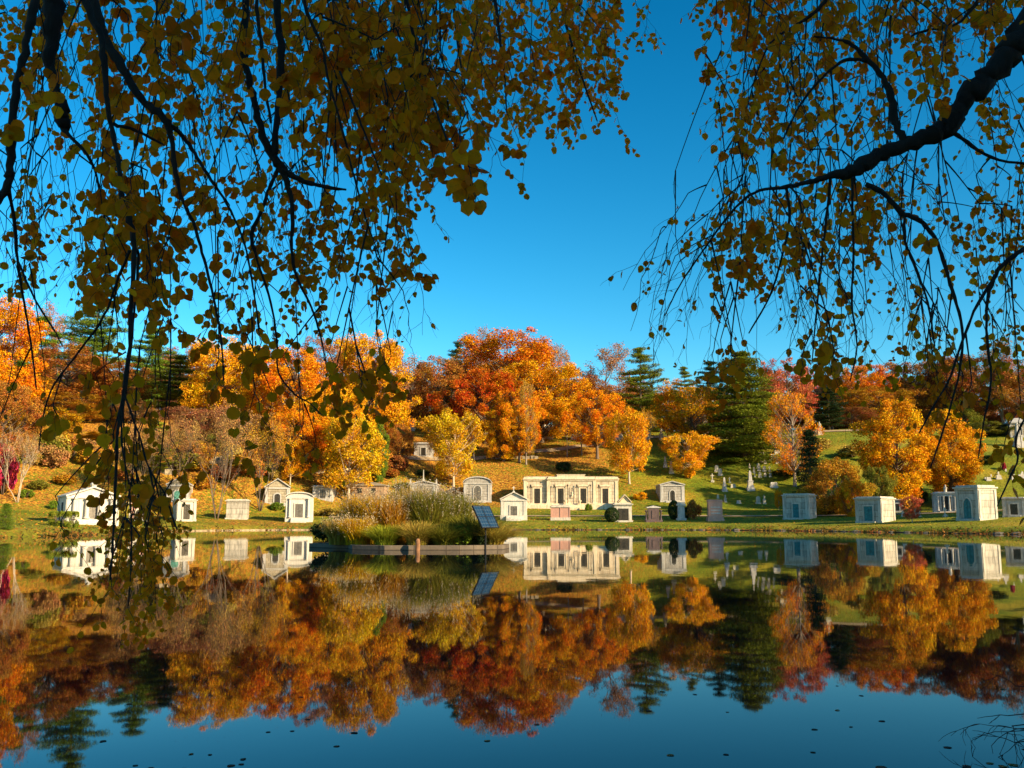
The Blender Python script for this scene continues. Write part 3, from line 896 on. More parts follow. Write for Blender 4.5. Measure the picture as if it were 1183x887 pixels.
T('spruce', 938, 122, 498, 20, 'dark', 'small blackish spruce above the flat roofed tomb with the blue green door')
T('low', 968, 112, 532, 37, 'ochre', 'low spreading bronze orange tree between the two flat roofed white tombs')
T('low', 985, 107, 556, 16, 'orange', 'bright orange shrubby tree at the front edge of the bronze orange tree')
T('low', 1015, 122, 540, 18, 'olive', 'dull green shrubby tree at the left foot of the golden oval tree')
T('young', 1054, 92, 573, 11, 'rose', 'tiny reddish sapling standing on the lawn right of the pale tomb', base_py=604)
T('young', 900, 101, 566, 5, 'gold', 'tiny upright golden sapling beside the flat roofed tomb with the blue green door', base_py=590)
# left thickets and birches
T('birch', 20, 90, 492, 36, 'tawny', 'pale stemmed leafless birch clump left of the white temple tomb', base_py=581)
T('multi', 160, 108, 478, 34, 'tawny', 'leafless pale stemmed clump right of the white temple tomb', base_py=588)
T('multi', 250, 104, 452, 42, 'tawny', 'large tawny leafless clump just left of the square blank tomb', base_py=600)
T('multi', 300, 110, 470, 36, 'ochre', 'leafless grey brown thicket tree right of the square blank tomb', base_py=590)
T('multi', 205, 122, 480, 30, 'tawny', 'tawny leafless tree standing over the stacked tombs at left', base_py=566)
T('pine_b', 182, 128, 488, 20, 'lime', 'yellow green young pine on the slope above the stacked tombs', base_py=548)
T('broad_d', 120, 128, 500, 26, 'yg', 'yellow green tree behind the white temple tomb')
T('shrub', 3, 92, 512, 16, 'crimson', 'crimson red shrub at the left edge beside the pale birch stems', base_py=572, cat='shrub')
T('spruce', 6, 71, 582, 11, 'leafgreen', 'small light green conical bush at the left edge of the near lawn', base_py=612)
T('young', 335, 128, 505, 18, 'gold', 'small golden tree on the slope above the white arched roof tomb')
T('broad_b', 40, 122, 470, 40, 'yg', 'yellow olive tree standing behind the pale birch clump')
T('broad_d', 95, 135, 455, 34, 'ochre', 'ochre tree on the slope behind the yellow green one and the white temple tomb')
T('broad_c', 150, 138, 462, 32, 'tawny', 'tawny thin tree on the slope right of the long hanging branch')
T('broad_c', 235, 134, 470, 34, 'pinkish', 'dusty pink brown tree on the slope above the square blank tomb')
T('broad_c', 290, 132, 478, 32, 'tawny', 'tawny brown tree on the slope above the gabled grey tomb')
T('broad_d', 345, 131, 470, 36, 'orange', 'lower orange tree in front of the large bright orange one')
T('broad_b', 0, 112, 440, 30, 'rust', 'rusty tree at the left edge above the crimson shrub')
T('bare', 655, 158, 470, 14, 'ochre', 'slim nearly leafless tree on the slope behind the dark green shrub', base_py=528)
T('bare_b', 672, 160, 462, 13, 'rust', 'slim half bare tree left of the orange tree with the leaning trunk', base_py=526)
T('bare', 548, 158, 478, 12, 'rust', 'thin bare sapling between the small yellow green tree and the fiery red tree', base_py=532)
T('bare_b', 745, 158, 470, 13, 'ochre', 'thin half bare tree behind the slender golden tree', base_py=524)
T('broad_c', 600, 158, 452, 24, 'orange', 'orange tree with a dark bare trunk standing in front of the great orange tree', base_py=534)
T('multi', 505, 150, 500, 14, 'tawny', 'leafless brush tree left of the small yellow green tree', base_py=540)
T('broad_c', 460, 150, 490, 16, 'rust', 'small rust tree on the slope between the ivy column and the mottled grey tomb', base_py=540)
# trees further round the lake to the right: out of frame, they throw the long lawn shadows
for i, (x, y, h, r, c) in enumerate([(60, 87, 27, 4.5, 'gold'), (68, 83, 27, 4.5, 'rust'), (66, 101, 24, 5.5, 'gold'), (86, 112, 19, 7, 'rust')]):
    plant(['broad_c', 'broad_b', 'broad_d'][i % 3], (x, y, gz(x, y)), h, r, c, 'autumn tree beyond the right edge of the picture', group='trees beyond the right edge')
# back rows closing the ridge
rd = random.Random(5)
for i in range(34):
    px = -80 + i * 41 + rd.uniform(-10, 10)
    top = np.interp(px, [0, 150, 300, 440, 480, 560, 640, 680, 760, 860, 1000, 1100, 1183], [400, 425, 430, 430, 432, 410, 425, 445, 455, 440, 440, 430, 425]) + rd.uniform(-6, 8)
    c = rd.choice(['rust', 'brown', 'rust', 'deep', 'ochre', 'pinkish', 'olive'])
    T(rd.choice(['broad_b', 'broad_d', 'broad_a', 'broad_c']), px, rd.uniform(218, 245), top, rd.uniform(26, 36), c,
      'dull autumn tree in the back row of the hilltop wood', group='back row of the hilltop wood')
for i in range(22):
    px = 0 + i * 55 + rd.uniform(-14, 14)
    if 935 < px < 1030: continue
    T(rd.choice(['low', 'broad_d', 'low']), px, rd.uniform(190, 212), rd.uniform(468, 486), rd.uniform(22, 30), rd.choice(['brown', 'rust', 'olive', 'ochre', 'brown']),
      'low brown understorey tree beneath the hilltop wood', group='understorey of the hilltop wood')
# hillside shrubs
SH = [(75, 560, 14, 12, 'ochre', 'ochre shrub on the slope behind the white temple tomb'), (45, 566, 12, 12, 'olive', 'olive shrub between the birch clump and the white temple tomb'),
      (140, 556, 16, 16, 'rust', 'rust brown shrub above the small cross topped tomb'), (232, 566, 16, 20, 'ochre', 'ochre shrub right of the gabled fieldstone tomb'),
      (258, 556, 18, 20, 'brown', 'brown shrub behind the square blank tomb'), (290, 552, 20, 22, 'rust', 'rust shrub on the slope between two thicket trees'),
      (350, 548, 16, 16, 'yg', 'yellow green shrub above the small square tomb'), (318, 556, 12, 14, 'khaki', 'khaki shrub behind the gabled grey tomb'),
      (450, 552, 14, 11, 'rust', 'russet shrub on the slope above the brownstone tomb'), (428, 550, 12, 14, 'yg', 'yellow green shrub beside the ivy column tree'),
      (466, 566, 10, 9, 'olive', 'green shrub left of the grey tomb with finials'), (488, 550, 9, 7, 'dark', 'small dark shrub on the slope behind the grey tomb with finials'),
      (651, 545, 10, 12, 'dark', 'round dark green shrub on the slope above the long tomb'), (740, 578, 9, 10, 'gold', 'golden shrub behind the dark granite monument'),
      (680, 590, 5, 8, 'leafgreen', 'small green bush on the terrace of the long tomb'), (797, 553, 7, 14, 'yellow', 'yellow bush at the foot of the small bright tree'),
      (908, 552, 20, 10, 'dark', 'dark evergreen bushes below the crowded headstones'), (960, 545, 14, 14, 'olive', 'olive shrub left of the bronze orange tree top'),
      (985, 528, 18, 14, 'khaki', 'khaki brush on the bank under the raised terrace'), (1010, 532, 12, 12, 'pinkish', 'pinkish brush left of the left golden oval tree'),
      (948, 520, 16, 14, 'khaki', 'tawny brush on the bank beside the blackish spruce'), (1065, 584, 8, 22, 'dark', 'dark upright yew behind the reddish sapling'),
      (1160, 543, 3, 9, 'crimson', 'small bright red bush far back on the right lawn'), (1140, 536, 16, 10, 'dark', 'dark hedge bushes far back on the right lawn'),
      (62, 588, 6, 8, 'leafgreen', 'green bush at the left corner of the white temple tomb'), (340, 593, 7, 12, 'ochre', 'yellowing bush against the left side of the white arched roof tomb'),
      (320, 590, 10, 10, 'leafgreen', 'green bushes between the gabled grey and the white arched roof tomb'), (380, 596, 20, 8, 'khaki', 'dry low brush on the shore right of the white arched roof tomb'),
      (30, 575, 10, 8, 'leafgreen', 'small green bush at the feet of the pale birch stems')]
for i, (px, by, hw, hp, c, lb) in enumerate(SH):
    p = ground_at(px, by)
    T(['shrub', 'shrub_b'][i % 2], px, p.y, by - hp, hw, c, lb, base_py=by, cat='shrub')
T('ball', 707, 108, 586, 8.5, 'dark', 'round clipped dark bush beside the grey tomb with bronze doors', base_py=603, cat='clipped bush')
T('ball', 779, 112, 578, 7, 'dark', 'tall dark clipped bush right of the dark granite monument', base_py=600, cat='clipped bush')
T('shrub_b', 802, 110, 577, 9.5, 'rust', 'round russet bush left of the pink granite tablet', base_py=600, cat='bush')
T('ball', 793, 111, 586, 4.5, 'dark', 'small dark clipped bush between the grey stele and the russet bush', base_py=599, cat='clipped bush')
# thicket of undergrowth on the left slope
for i in range(44):
    px = rd.uniform(-10, 470); by = rd.uniform(522, 552)
    p = ground_at(px, by)
    T(rd.choice(['shrub', 'shrub_b']), px, p.y, by - rd.uniform(14, 28), rd.uniform(12, 21), rd.choice(['rust', 'brown', 'ochre', 'khaki', 'tawny', 'olive']),
      'loose autumn undergrowth bush on the left wooded slope', base_py=by, cat='shrub', group='undergrowth bushes on the left slope')
# ------------------------------------------------------------------ tombs
def poly_arch(w, h, spring, n=9, pointed=False, z0=0.0, cx=0.0):
    """outline (x, z) of a door with an arched head, counter-clockwise"""
    r = w / 2
    pts = [(cx - r, z0), (cx + r, z0)]
    for k in range(n + 1):
        t = k / n
        if pointed:
            a = math.pi * t
            x = r * math.cos(a); z = spring + (h - spring) * (math.sin(a) ** 0.75) * (1 - 0.12 * abs(math.cos(a)))
        else:
            x = r * math.cos(math.pi * t); z = spring + (h - spring) * math.sin(math.pi * t)
        pts.append((cx + x, z0 + z))
    return pts

def door(par, x, z0, w, h, mat, arch=0.0, pointed=False, frame=None, fw=0.14, y=-0.01, hood=False, bars=True):
    """door leaf set in a raised surround"""
    d = MB()
    if arch:
        d.prism(poly_arch(w, h, h * arch, pointed=pointed, z0=z0, cx=x), y - 0.02, y + 0.1)
    else:
        d.box(x - w / 2, x + w / 2, y - 0.02, y + 0.1, z0, z0 + h)
    if bars:
        d.box(x - 0.02, x + 0.02, y - 0.05, y - 0.021, z0 + 0.05, z0 + h * 0.93)
        for s in (-1, 1):
            for k in range(3):
                zz = z0 + h * (0.08 + 0.28 * k)
                d.box(x + s * w * 0.25 - w * 0.15, x + s * w * 0.25 + w * 0.15, y - 0.045, y - 0.021, zz, zz + h * 0.2)
    o = d.build('door', mat, par)
    if frame:
        f = MB(); yy = y - 0.07
        top = z0 + h
        if arch:
            a = poly_arch(w, h, h * arch, pointed=pointed, z0=z0, cx=x)[1:]
            b = poly_arch(w + 2 * fw, h + fw, h * arch + fw * 0.3, pointed=pointed, z0=z0, cx=x)[1:]
            a.append((x - w / 2, z0)); b.append((x - w / 2 - fw, z0))
            n = len(a); vs = []
            for (ax, az), (bx, bz) in zip(a, b):
                vs += [(ax, yy, az), (bx, yy, bz), (ax, y + .12, az), (bx, y + .12, bz)]
            fs = []
            for i in range(n - 1):
                q = i * 4; r = q + 4
                fs += [(q, q + 1, r + 1, r), (q + 1, q + 3, r + 3, r + 1), (q + 2, q, r, r + 2)]
            f.add(vs, fs)
        else:
            f.box(x - w / 2 - fw, x - w / 2, yy, y + .12, z0, top)
            f.box(x + w / 2, x + w / 2 + fw, yy, y + .12, z0, top)
            f.box(x - w / 2 - fw, x + w / 2 + fw, yy, y + .12, top, top + fw)
        if hood:
            f.box(x - w / 2 - fw - .12, x + w / 2 + fw + .12, yy - .14, y + .12, top + fw + .02, top + fw + .16)
            f.prism([(x - w / 2 - fw - .06, top + fw + .161), (x + w / 2 + fw + .06, top + fw + .161), (x, top + fw + .34)], yy - .08, y + .12)
        f.build('door_frame', frame, o)
    return o

def cross_mb(mb, x, y, z, h, t=0.09):
    mb.box(x - t / 2, x + t / 2, y - t / 2, y + t / 2, z, z + h)
    mb.box(x - h * .3, x - t / 2 - .001, y - t / 2, y + t / 2, z + h * .58, z + h * .58 + t)
    mb.box(x + t / 2 + .001, x + h * .3, y - t / 2, y + t / 2, z + h * .58, z + h * .58 + t)
    return mb

def tomb(label, px, base, wpx, top, wall, trim, roof='flat', depth=None, rz=0.0, dr=None, steps=2, pil=True, roofmat=None,
         cols=0, cross=0.0, cat='mausoleum', name='mausoleum', ridge=0.28, columns=0, side_win=False, ymin=45, plinth=0.18, Y=None):
    p = ground_at(px, base, ymin) if Y is None else on_ground(px, Y)
    W = wpx / F * p.y
    Ht = at(px, top, p.y).z - p.z
    D = depth or W * 0.95
    t = thing(name, label, cat, p, rz)
    roofmat = roofmat or trim
    if roof in ('gable', 'arch'):
        rh = Ht * ridge; wh = Ht - rh
    elif roof == 'hip':
        rh = Ht * ridge; wh = Ht - rh
    else:
        rh = Ht * 0.14; wh = Ht - rh
    sh = plinth
    # steps and plinth
    s = MB()
    s.box(-W / 2 - .10, W / 2 + .10, -0.10, D + .10, -1.2, sh)
    s.build('plinth', trim, t, bevel=.015)
    for k in range(steps):
        q = MB(); hh = sh * (1 - (k + .35) / (steps + .4))
        q.box(-W * .3, W * .3, -0.1 - .26 * (k + 1), -0.1 - .26 * k - .002, -0.6, hh)
        q.build('step', trim, t, bevel=.01)
    # walls, with set-back panels
    b = MB(); b.box(-W / 2, W / 2, 0, D, sh + .002, wh)
    if roof == 'gable':
        b.prism([(-W / 2, wh + .001), (W / 2, wh + .001), (0, wh + rh * .86)], 0.0, D)
    if roof == 'arch':
        pts = [(-W / 2, wh + .001), (W / 2, wh + .001)] + [(W / 2 * math.cos(math.pi * k / 14), wh + rh * .84 * math.sin(math.pi * k / 14)) for k in range(1, 14)]
        b.prism(pts, 0.0, D)
    b.build('wall', wall, t, bevel=.02)
    if pil:
        pw = W * .11
        for sx in (-1, 1):
            q = MB(); x0 = sx * (W / 2 - pw / 2)
            q.box(x0 - pw / 2 - .012, x0 + pw / 2 + .012, -.07, .05, sh + .004, wh - .05)
            q.box(x0 - pw / 2 - .04, x0 + pw / 2 + .04, -.10, .06, wh - .049, wh - .002)
            q.box(x0 - pw / 2 - .04, x0 + pw / 2 + .04, -.10, .06, sh + .003, sh + .12)
            q.build('pilaster', trim, t)
            for yy in (0.0, D - pw):
                q = MB(); xs = sx * W / 2
                q.box(min(xs, xs + sx * .07), max(xs, xs + sx * .07), yy + .001, yy + pw, sh + .004, wh - .003)
                q.build('side_pilaster', trim, t)
    if roof == 'flat':
        r = MB()
        r.box(-W / 2 - .05, W / 2 + .05, -.11, D + .05, wh + .002, wh + rh * .35)
        r.box(-W / 2 - .16, W / 2 + .16, -.22, D + .16, wh + rh * .352, wh + rh * .66)
        r.box(-W / 2 + .02, W / 2 - .02, -.02, D - .02, wh + rh * .662, Ht)
        r.build('roof', roofmat, t, bevel=.02)
    elif roof == 'gable':
        r = MB(); o = .14; zz = wh
        for sgn in (-1, 1):
            e = (sgn * (W / 2 + o), zz); a = (0, Ht - .10)
            poly = [(e[0], e[1]), (a[0], a[1]), (a[0], a[1] + .12), (e[0], e[1] + .13)]
            if sgn < 0: poly = poly[::-1]
            r.prism(poly[::-1], -.24, D + .12)
        r.build('roof', roofmat, t)
        q = MB(); q.box(-W / 2 - .06, W / 2 + .06, -.13, -.005, wh - .14, wh + .02); q.build('cornice', trim, t)
    elif roof == 'arch':
        n = 14; r = MB(); vs = []
        for k in range(n + 1):
            a = math.pi * k / n
            x, z = (W / 2 + .12) * math.cos(a), wh + (rh * .88) * math.sin(a)
            x2, z2 = (W / 2 + .15) * math.cos(a), wh + rh * math.sin(a) + .05
            vs += [(x, -.2, z), (x2, -.2, z2), (x2, D + .1, z2), (x, D + .1, z)]
        fs = []
        for k in range(n):
            q = k * 4; u = q + 4
            fs += [(q, u, u + 1, q + 1), (q + 1, u + 1, u + 2, q + 2), (q + 2, u + 2, u + 3, q + 3), (q + 3, u + 3, u, q)]
        r.add(vs, fs); r.build('roof', roofmat, t)
        q = MB(); q.box(-W / 2 - .06, W / 2 + .06, -.12, -.005, wh - .16, wh - .005); q.build('cornice', trim, t)
    elif roof == 'hip':
        r = MB(); o = .2
        r.box(-W / 2 - o, W / 2 + o, -o, D + o, wh + .002, wh + rh * .22)
        z0 = wh + rh * .222; k = min(D, W) * .38
        r.add([(-W / 2 - o * .6, -o * .6, z0), (W / 2 + o * .6, -o * .6, z0), (W / 2 + o * .6, D + o * .6, z0), (-W / 2 - o * .6, D + o * .6, z0),
               (-W / 2 + k, k, Ht), (W / 2 - k, k, Ht), (W / 2 - k, D - k, Ht), (-W / 2 + k, D - k, Ht)],
              [(4, 5, 6, 7), (0, 1, 5, 4), (1, 2, 6, 5), (2, 3, 7, 6), (3, 0, 4, 7)])
        r.build('roof', roofmat, t)
    if columns:
        for k in range(columns):
            x = -W * .36 + W * .72 * k / (columns - 1)
            if columns > 2 and abs(x) < .1: continue
            q = MB(); r0 = W * .042
            q.lathe([(r0 * 1.5, sh + .003), (r0 * 1.5, sh + .1), (r0 * 1.05, sh + .16), (r0, sh + (wh - sh) * .5), (r0 * .85, wh - .28), (r0 * 1.4, wh - .18), (r0 * 1.4, wh - .145)], x, -.02 - r0 * 1.3, 12)
            q.build('column', trim, t, smooth=False)
    if dr:
        dw, dh, dm, kw = dr
        door(t, 0, sh + .01, W * dw, (wh - sh) * dh, M[dm], frame=trim, **kw)
    if side_win:
        for sx in (-1, 1):
            q = MB(); xs = sx * (W / 2 + .005)
            q.box(min(xs, xs + sx * .03), max(xs, xs + sx * .03), D * .42, D * .58, sh + (wh - sh) * .35, sh + (wh - sh) * .75)
            q.build('window', M['dark'], t)
    if cross:
        q = MB(); q.box(-.12, .12, -.1, .1, Ht - .06, Ht + .1); cross_mb(q, 0, 0, Ht + .101, cross)
        q.build('cross', trim, t)
    return t, W, Ht, D, wh

# long cream tomb terrace
def long_tomb():
    p = ground_at(660, 587); k = p.y / F
    t = thing('long_mausoleum', 'long cream tomb front with four dark pedimented doors and a central niche', 'mausoleum', p)
    W = 109 * k; z0 = .62; H = at(660, 549.5, p.y).z - p.z
    xl, xr = -W / 2, W / 2
    def X(px): return (px - 660) * k
    q = MB(); q.box(xl - .1, xr + 1.2, -1.3, 6.5, -1, .42); q.box(xl - .05, xr + .1, -.8, 6.5, .421, z0 - .002); q.build('terrace', M['creamtrim'], t, bevel=.03)
    for i in range(4):
        q = MB(); q.box(X(652), X(668), -1.3 - .3 * (i + 1), -1.302 - .3 * i, -.6, .42 - .1 * (i + 1)); q.build('step', M['creamtrim'], t, bevel=.015)
    wh = H - .75
    a = MB(); a.box(xl, X(634) - .002, .35, 6.2, z0, wh); a.build('left_wing_wall', M['cream'], t)
    b = MB(); b.box(X(634), X(687), 0, 6.2, z0, wh); b.build('wall', M['cream'], t)
    c = MB(); c.box(X(687) + .002, xr, .35, 6.2, z0, wh); c.build('right_wing_wall', M['cream'], t)
    for (x0, x1, y0) in ((xl, X(634) - .16, .35), (X(634) - .1, X(687) + .1, 0), (X(687) + .16, xr, .35)):
        q = MB()
        q.box(x0 - .04, x1 + .04, y0 - .10, 6.25, wh + .002, wh + .22)
        q.box(x0 - .12, x1 + .12, y0 - .26, 6.3, wh + .222, wh + .40)
        q.box(x0 + .02, x1 - .02, y0 - .02, 6.2, wh + .402, wh + .62)
        q.build('cornice', M['creamtrim'], t, bevel=.02)
    q = MB(); q.box(X(644), X(676), -.03, 6.15, wh + .621, H + .12); q.box(X(644) - .08, X(676) + .08, -.1, 6.2, H + .121, H + .2); q.build('attic', M['creamtrim'], t)
    q = MB(); q.box(xl + .3, xr - .3, 1.0, 6.0, wh + .63, wh + .72); q.build('roof', M['roofstone'], t)
    for px in (607.5, 634, 687, 712.5):
        q = MB(); y0 = -.09 if px in (634, 687) else .26
        q.box(X(px) - .22, X(px) + .22, y0, y0 + .2, z0 + .001, wh - .001)
        q.box(X(px) - .28, X(px) + .28, y0 - .05, y0 + .2, z0 + .002, z0 + .22)
        q.build('pilaster', M['creamtrim'], t)
    for px, y0 in ((621, .35), (648, 0), (674, 0), (699.5, .35)):
        door(t, X(px), z0 + .02, 6.8 * k, 17 * k, M['bronze'], frame=M['creamtrim'], fw=.24, y=y0 - .01, hood=True)
        for s in (-1, 1):       # thin lamp standards each side of a door
            if px in (621, 699.5) and s > 0: continue
            q = MB(); x = X(px) + s * .92
            q.tube([(x, y0 - .3, z0), (x, y0 - .3, z0 + 2.3)], [.035, .03], 6); q.lathe([(.05, z0 + 2.3), (.1, z0 + 2.4), (.1, z0 + 2.52), (.03, z0 + 2.6)], x, y0 - .3, 8)
            q.build('lamp_standard', M['metal'], t)
    nb = door(t, X(661), z0 + .75, 3.6 * k, 12 * k, M['roofstone'], arch=.8, frame=M['creamtrim'], fw=.12, y=-.01, bars=False); nb.name = 'niche'
    q = MB(); q.box(X(661) - .14, X(661) + .14, -.16, -.03, z0 + .78, z0 + 1.0); q.lathe([(.12, z0 + 1.0), (.16, z0 + 1.2), (.06, z0 + 1.36), (.1, z0 + 1.5), (.04, z0 + 1.62)], X(661), -.12, 10)
    q.build('bust', M['creamtrim'], t)
    for x in (X(657.5), X(664.5), X(653), X(669)):
        if x in (X(653), X(669)):
            q = MB(); q.lathe([(.12, z0 - .2), (.1, z0), (.22, z0 + .25), (.26, z0 + .4), (.2, z0 + .42)], x, -1.1, 10); q.build('urn', M['creamtrim'], t)
long_tomb()
A = dict(arch=.72)
tomb('small white chapel tomb with gable and stone cross, left of the long cream tomb', 593.5, 601, 29, 568, M['white'], M['white'], 'gable',
     depth=3.4, dr=(.26, .58, 'greydoor', {}), steps=4, columns=0, cross=.55, plinth=.55)
tomb('grey white tomb with tall framed bronze double doors behind the round clipped bush', 720, 603, 20, 581, M['paleplain'], M['paleplain'], 'flat', depth=1.6,
     dr=(.62, .8, 'bronze', {}), steps=1, pil=False)
q_t, q_W, q_H, q_D, _ = tomb('small pale stone tomb with a steep gable, standing right behind the one with bronze doors', 722, 590, 13, 571, M['creamtrim'], M['creamtrim'], 'gable', depth=1.5, dr=(.3, .6, 'bronze', {}), steps=0, pil=False, ridge=.5)
tomb('pedimented grey tomb with an arched door on the slope right of the long tomb', 777, 580, 27, 555.5, M['grey'], M['greyplain'], 'gable', depth=4,
     dr=(.2, .66, 'bronze', A), ridge=.2, steps=1)
tomb('arched roof grey tomb with an arched door, dug into the leaf covered slope', 551.5, 580, 31, 550.5, M['grey'], M['greyplain'], 'arch', depth=4,
     dr=(.26, .84, 'greydoor', A), ridge=.26, steps=1)
t_, W_, H_, D_, wh_ = tomb('grey tomb with three pointed finials on its roof, half hidden by the plumed reeds', 489, 577, 30, 555, M['grey'], M['greyplain'], 'gable', depth=4,
                         dr=(.2, .6, 'bronze', A), ridge=.22, steps=1)
for x, h in ((-W_ / 2, .7), (0, 1.5), (W_ / 2, .7)):
    q = MB(); z = H_ if x == 0 else wh_ + .1
    q.box(x - .14, x + .14, -.14, .14, z - .1, z + .22); q.box(x - .08, x + .08, -.08, .08, z + .221, z + h, taper=.05); q.build('finial', M['white'], t_)
tomb('low wide brownstone tomb with a shallow roof and two small barred openings', 424.5, 577, 39, 556.5, M['brownstone'], M['roofstone'], 'hip', depth=4.2, dr=None, steps=1, ridge=.22, pil=False)
bt = [o for o in C.objects if o.name.startswith('mausoleum') and 'brownstone' in o.get('label', '')][0]
for x in (-1.1, .75):
    q = MB(); q.box(x - .32, x + .32, -.04, .06, .75, 1.45)
    for k in range(4): q.box(x - .24 + k * .15, x - .21 + k * .15, -.07, -.041, .78, 1.42)
    qo = q.build('window', M['dark'], bt)
    q = MB(); q.box(x - .42, x + .42, -.09, .05, .63, .748); q.build('sill', M['brownstone'], qo); q = MB(); q.box(x - .42, x + .42, -.09, .05, 1.452, 1.58); q.build('lintel', M['brownstone'], qo)
tomb('small square flat roofed grey tomb right of the white arched roof tomb', 372.5, 578, 22, 560.5, M['grey'], M['greyplain'], 'flat', depth=2.6, dr=(.3, .8, 'greydoor', {}), steps=0)
tomb('bright white tomb with a rounded roof, white columns and an urn at its steps', 345, 603, 29, 568.5, M['white'], M['white'], 'arch', depth=3.4, rz=R(10),
     dr=(.30, .66, 'greydoor', {}), ridge=.17, steps=3, columns=2, plinth=.5)
tomb('grey gabled fieldstone tomb behind the white arched roof tomb', 320, 583, 27, 552.5, M['tan'], M['greyplain'], 'gable', depth=4, rz=R(14), dr=(.24, .6, 'bronze', A), ridge=.36, steps=1)
tomb('square pale blank walled tomb standing among leafless thickets', 272.5, 600, 22.5, 576.5, M['pale'], M['paleplain'], 'flat', depth=2.4, rz=R(8), dr=None, steps=0, pil=False)
tomb('pale flat roofed tomb with a dark panelled door, in front of the fieldstone one', 215, 602, 20, 576, M['paleplain'], M['paleplain'], 'flat', depth=3.0, rz=R(28), dr=(.36, .85, 'bronze', {}), steps=2)
tomb('gabled fieldstone tomb with a green door, in front of the tower tomb', 205, 580, 24, 552, M['tan'], M['greyplain'], 'gable', depth=3.2, rz=R(12), dr=(.34, .62, 'greendoor', A), ridge=.3, steps=1)
# round tower tomb
def tower_tomb():
    p = ground_at(194, 560); p = on_ground(194, p.y + 3); k = p.y / F
    t = thing('tower_tomb', 'small octagonal tower tomb with a flat cap rising behind the gabled fieldstone tomb', 'mausoleum', p)
    r = 9.5 * k; H = at(194, 537.5, p.y).z - p.z
    q = MB(); q.lathe([(r, -1), (r, H * .82)], 0, 0, 8); q.build('wall', M['tan'], t)
    q = MB(); q.lathe([(r * 1.22, H * .821), (r * 1.22, H * .9), (r * .75, H * .98), (r * .2, H)], 0, 0, 8); q.build('roof', M['roofstone'], t)
    q = MB(); q.lathe([(r * .12, H), (r * .18, H + .2), (r * .05, H + .5)], 0, 0, 6); q.build('finial', M['greyplain'], t)
    for a in (-112.5, -67.5, -22.5):
        q = MB(); c, s = math.cos(R(a)), math.sin(R(a)); rr = r * .93
        x, y = c * rr, s * rr; tx, ty = -s * .32, c * .32
        q.add([(x - tx, y - ty, H * .3), (x + tx, y + ty, H * .3), (x + tx, y + ty, H * .62), (x, y, H * .7), (x - tx, y - ty, H * .62),
               (x - tx + c * .05, y - ty + s * .05, H * .3), (x + tx + c * .05, y + ty + s * .05, H * .3), (x + tx + c * .05, y + ty + s * .05, H * .62), (x + c * .05, y + s * .05, H * .7), (x - tx + c * .05, y - ty + s * .05, H * .62)],
              [(5, 6, 7, 8, 9), (0, 5, 9, 4), (1, 2, 7, 6), (2, 3, 8, 7), (3, 4, 9, 8)])
        q.build('window', M['dark'], t)
tower_tomb()
tomb('small pinkish tomb topped by a cross, just right of the white temple tomb', 160, 602, 20, 573, M['pink'], M['paleplain'], 'gable', depth=2, rz=R(20), dr=(.34, .6, 'bronze', A), ridge=.3, steps=1, cross=.5)
# white temple
t_, W_, H_, D_, wh_ = tomb('large white temple tomb with pediment and columns near the left shore', 106, 606, 55, 562, M['white'], M['white'], 'gable', depth=4.2, rz=R(34),
                         dr=(.24, .7, 'greydoor', {}), ridge=.27, steps=3, columns=4, plinth=.5, side_win=True)
q = MB(); q.lathe([(.25, H_ - .1), (.22, H_ + .05), (.3, H_ + .2), (.1, H_ + .45)], 0, .1, 8); q.build('finial', M['white'], t_)
p = on_ground(66, 76)
for i, (px, Y, hw) in enumerate([(66, 76, 9), (74, 74, 8), (82, 72.5, 7)]):
    T('box', px, Y, 590, hw, 'green', 'low green clipped hedge clump along the shaded side of the white temple tomb', cat='hedge', group='hedge clumps by the white temple')
# right hand tombs
tomb('pale flat roofed tomb with blue green door, left of the bronze orange tree', 920, 600, 29, 570, M['pale'], M['paleplain'], 'flat', depth=2.6, rz=R(-34), dr=(.24, .66, 'verdigris', {}), steps=1, ymin=60)
tomb('square pale tomb with blue green double doors and a sunlit right side', 1004, 604, 30, 573.5, M['pale'], M['paleplain'], 'flat', depth=2.9, rz=R(-46), dr=(.34, .7, 'verdigris', {}), steps=1, ymin=60)
tomb('largest pale tomb of the right shore, with a pointed blue green door and flaring cornice', 1119, 601.5, 30, 560.5, M['pale'], M['paleplain'], 'flat', depth=2.3, rz=R(-64), dr=(.34, .72, 'verdigris', dict(arch=.55, pointed=True)), steps=1, ymin=60)
tt = tomb('grey columned tomb with a small statue on top, behind the largest pale tomb', 1094, 592, 25, 568, M['greyplain'], M['greyplain'], 'flat', depth=2.6, rz=R(-20), dr=(.4, .9, 'dark', dict(bars=False)), steps=1, ymin=60, columns=4)
q = MB(); q.lathe([(.18, tt[2]), (.14, tt[2] + .12), (.16, tt[2] + .3), (.2, tt[2] + .45), (.07, tt[2] + .55), (.1, tt[2] + .66), (.02, tt[2] + .76)], 0, .3, 10); q.build('statue', M['paleplain'], tt[0])
tomb('small blue grey shaded tomb behind the reddish sapling', 1037, 592, 12, 576.5, M['greyplain'], M['greyplain'], 'flat', depth=1.6, rz=R(-20), dr=(.34, .7, 'bronze', {}), steps=0, ymin=60)
tomb('pale grey tomb half hidden by leaves at the right edge beyond the largest one', 1172, 597, 22, 574, M['greyplain'], M['greyplain'], 'flat', depth=3, rz=R(-30), dr=(.34, .7, 'bronze', {}), steps=1, ymin=60)
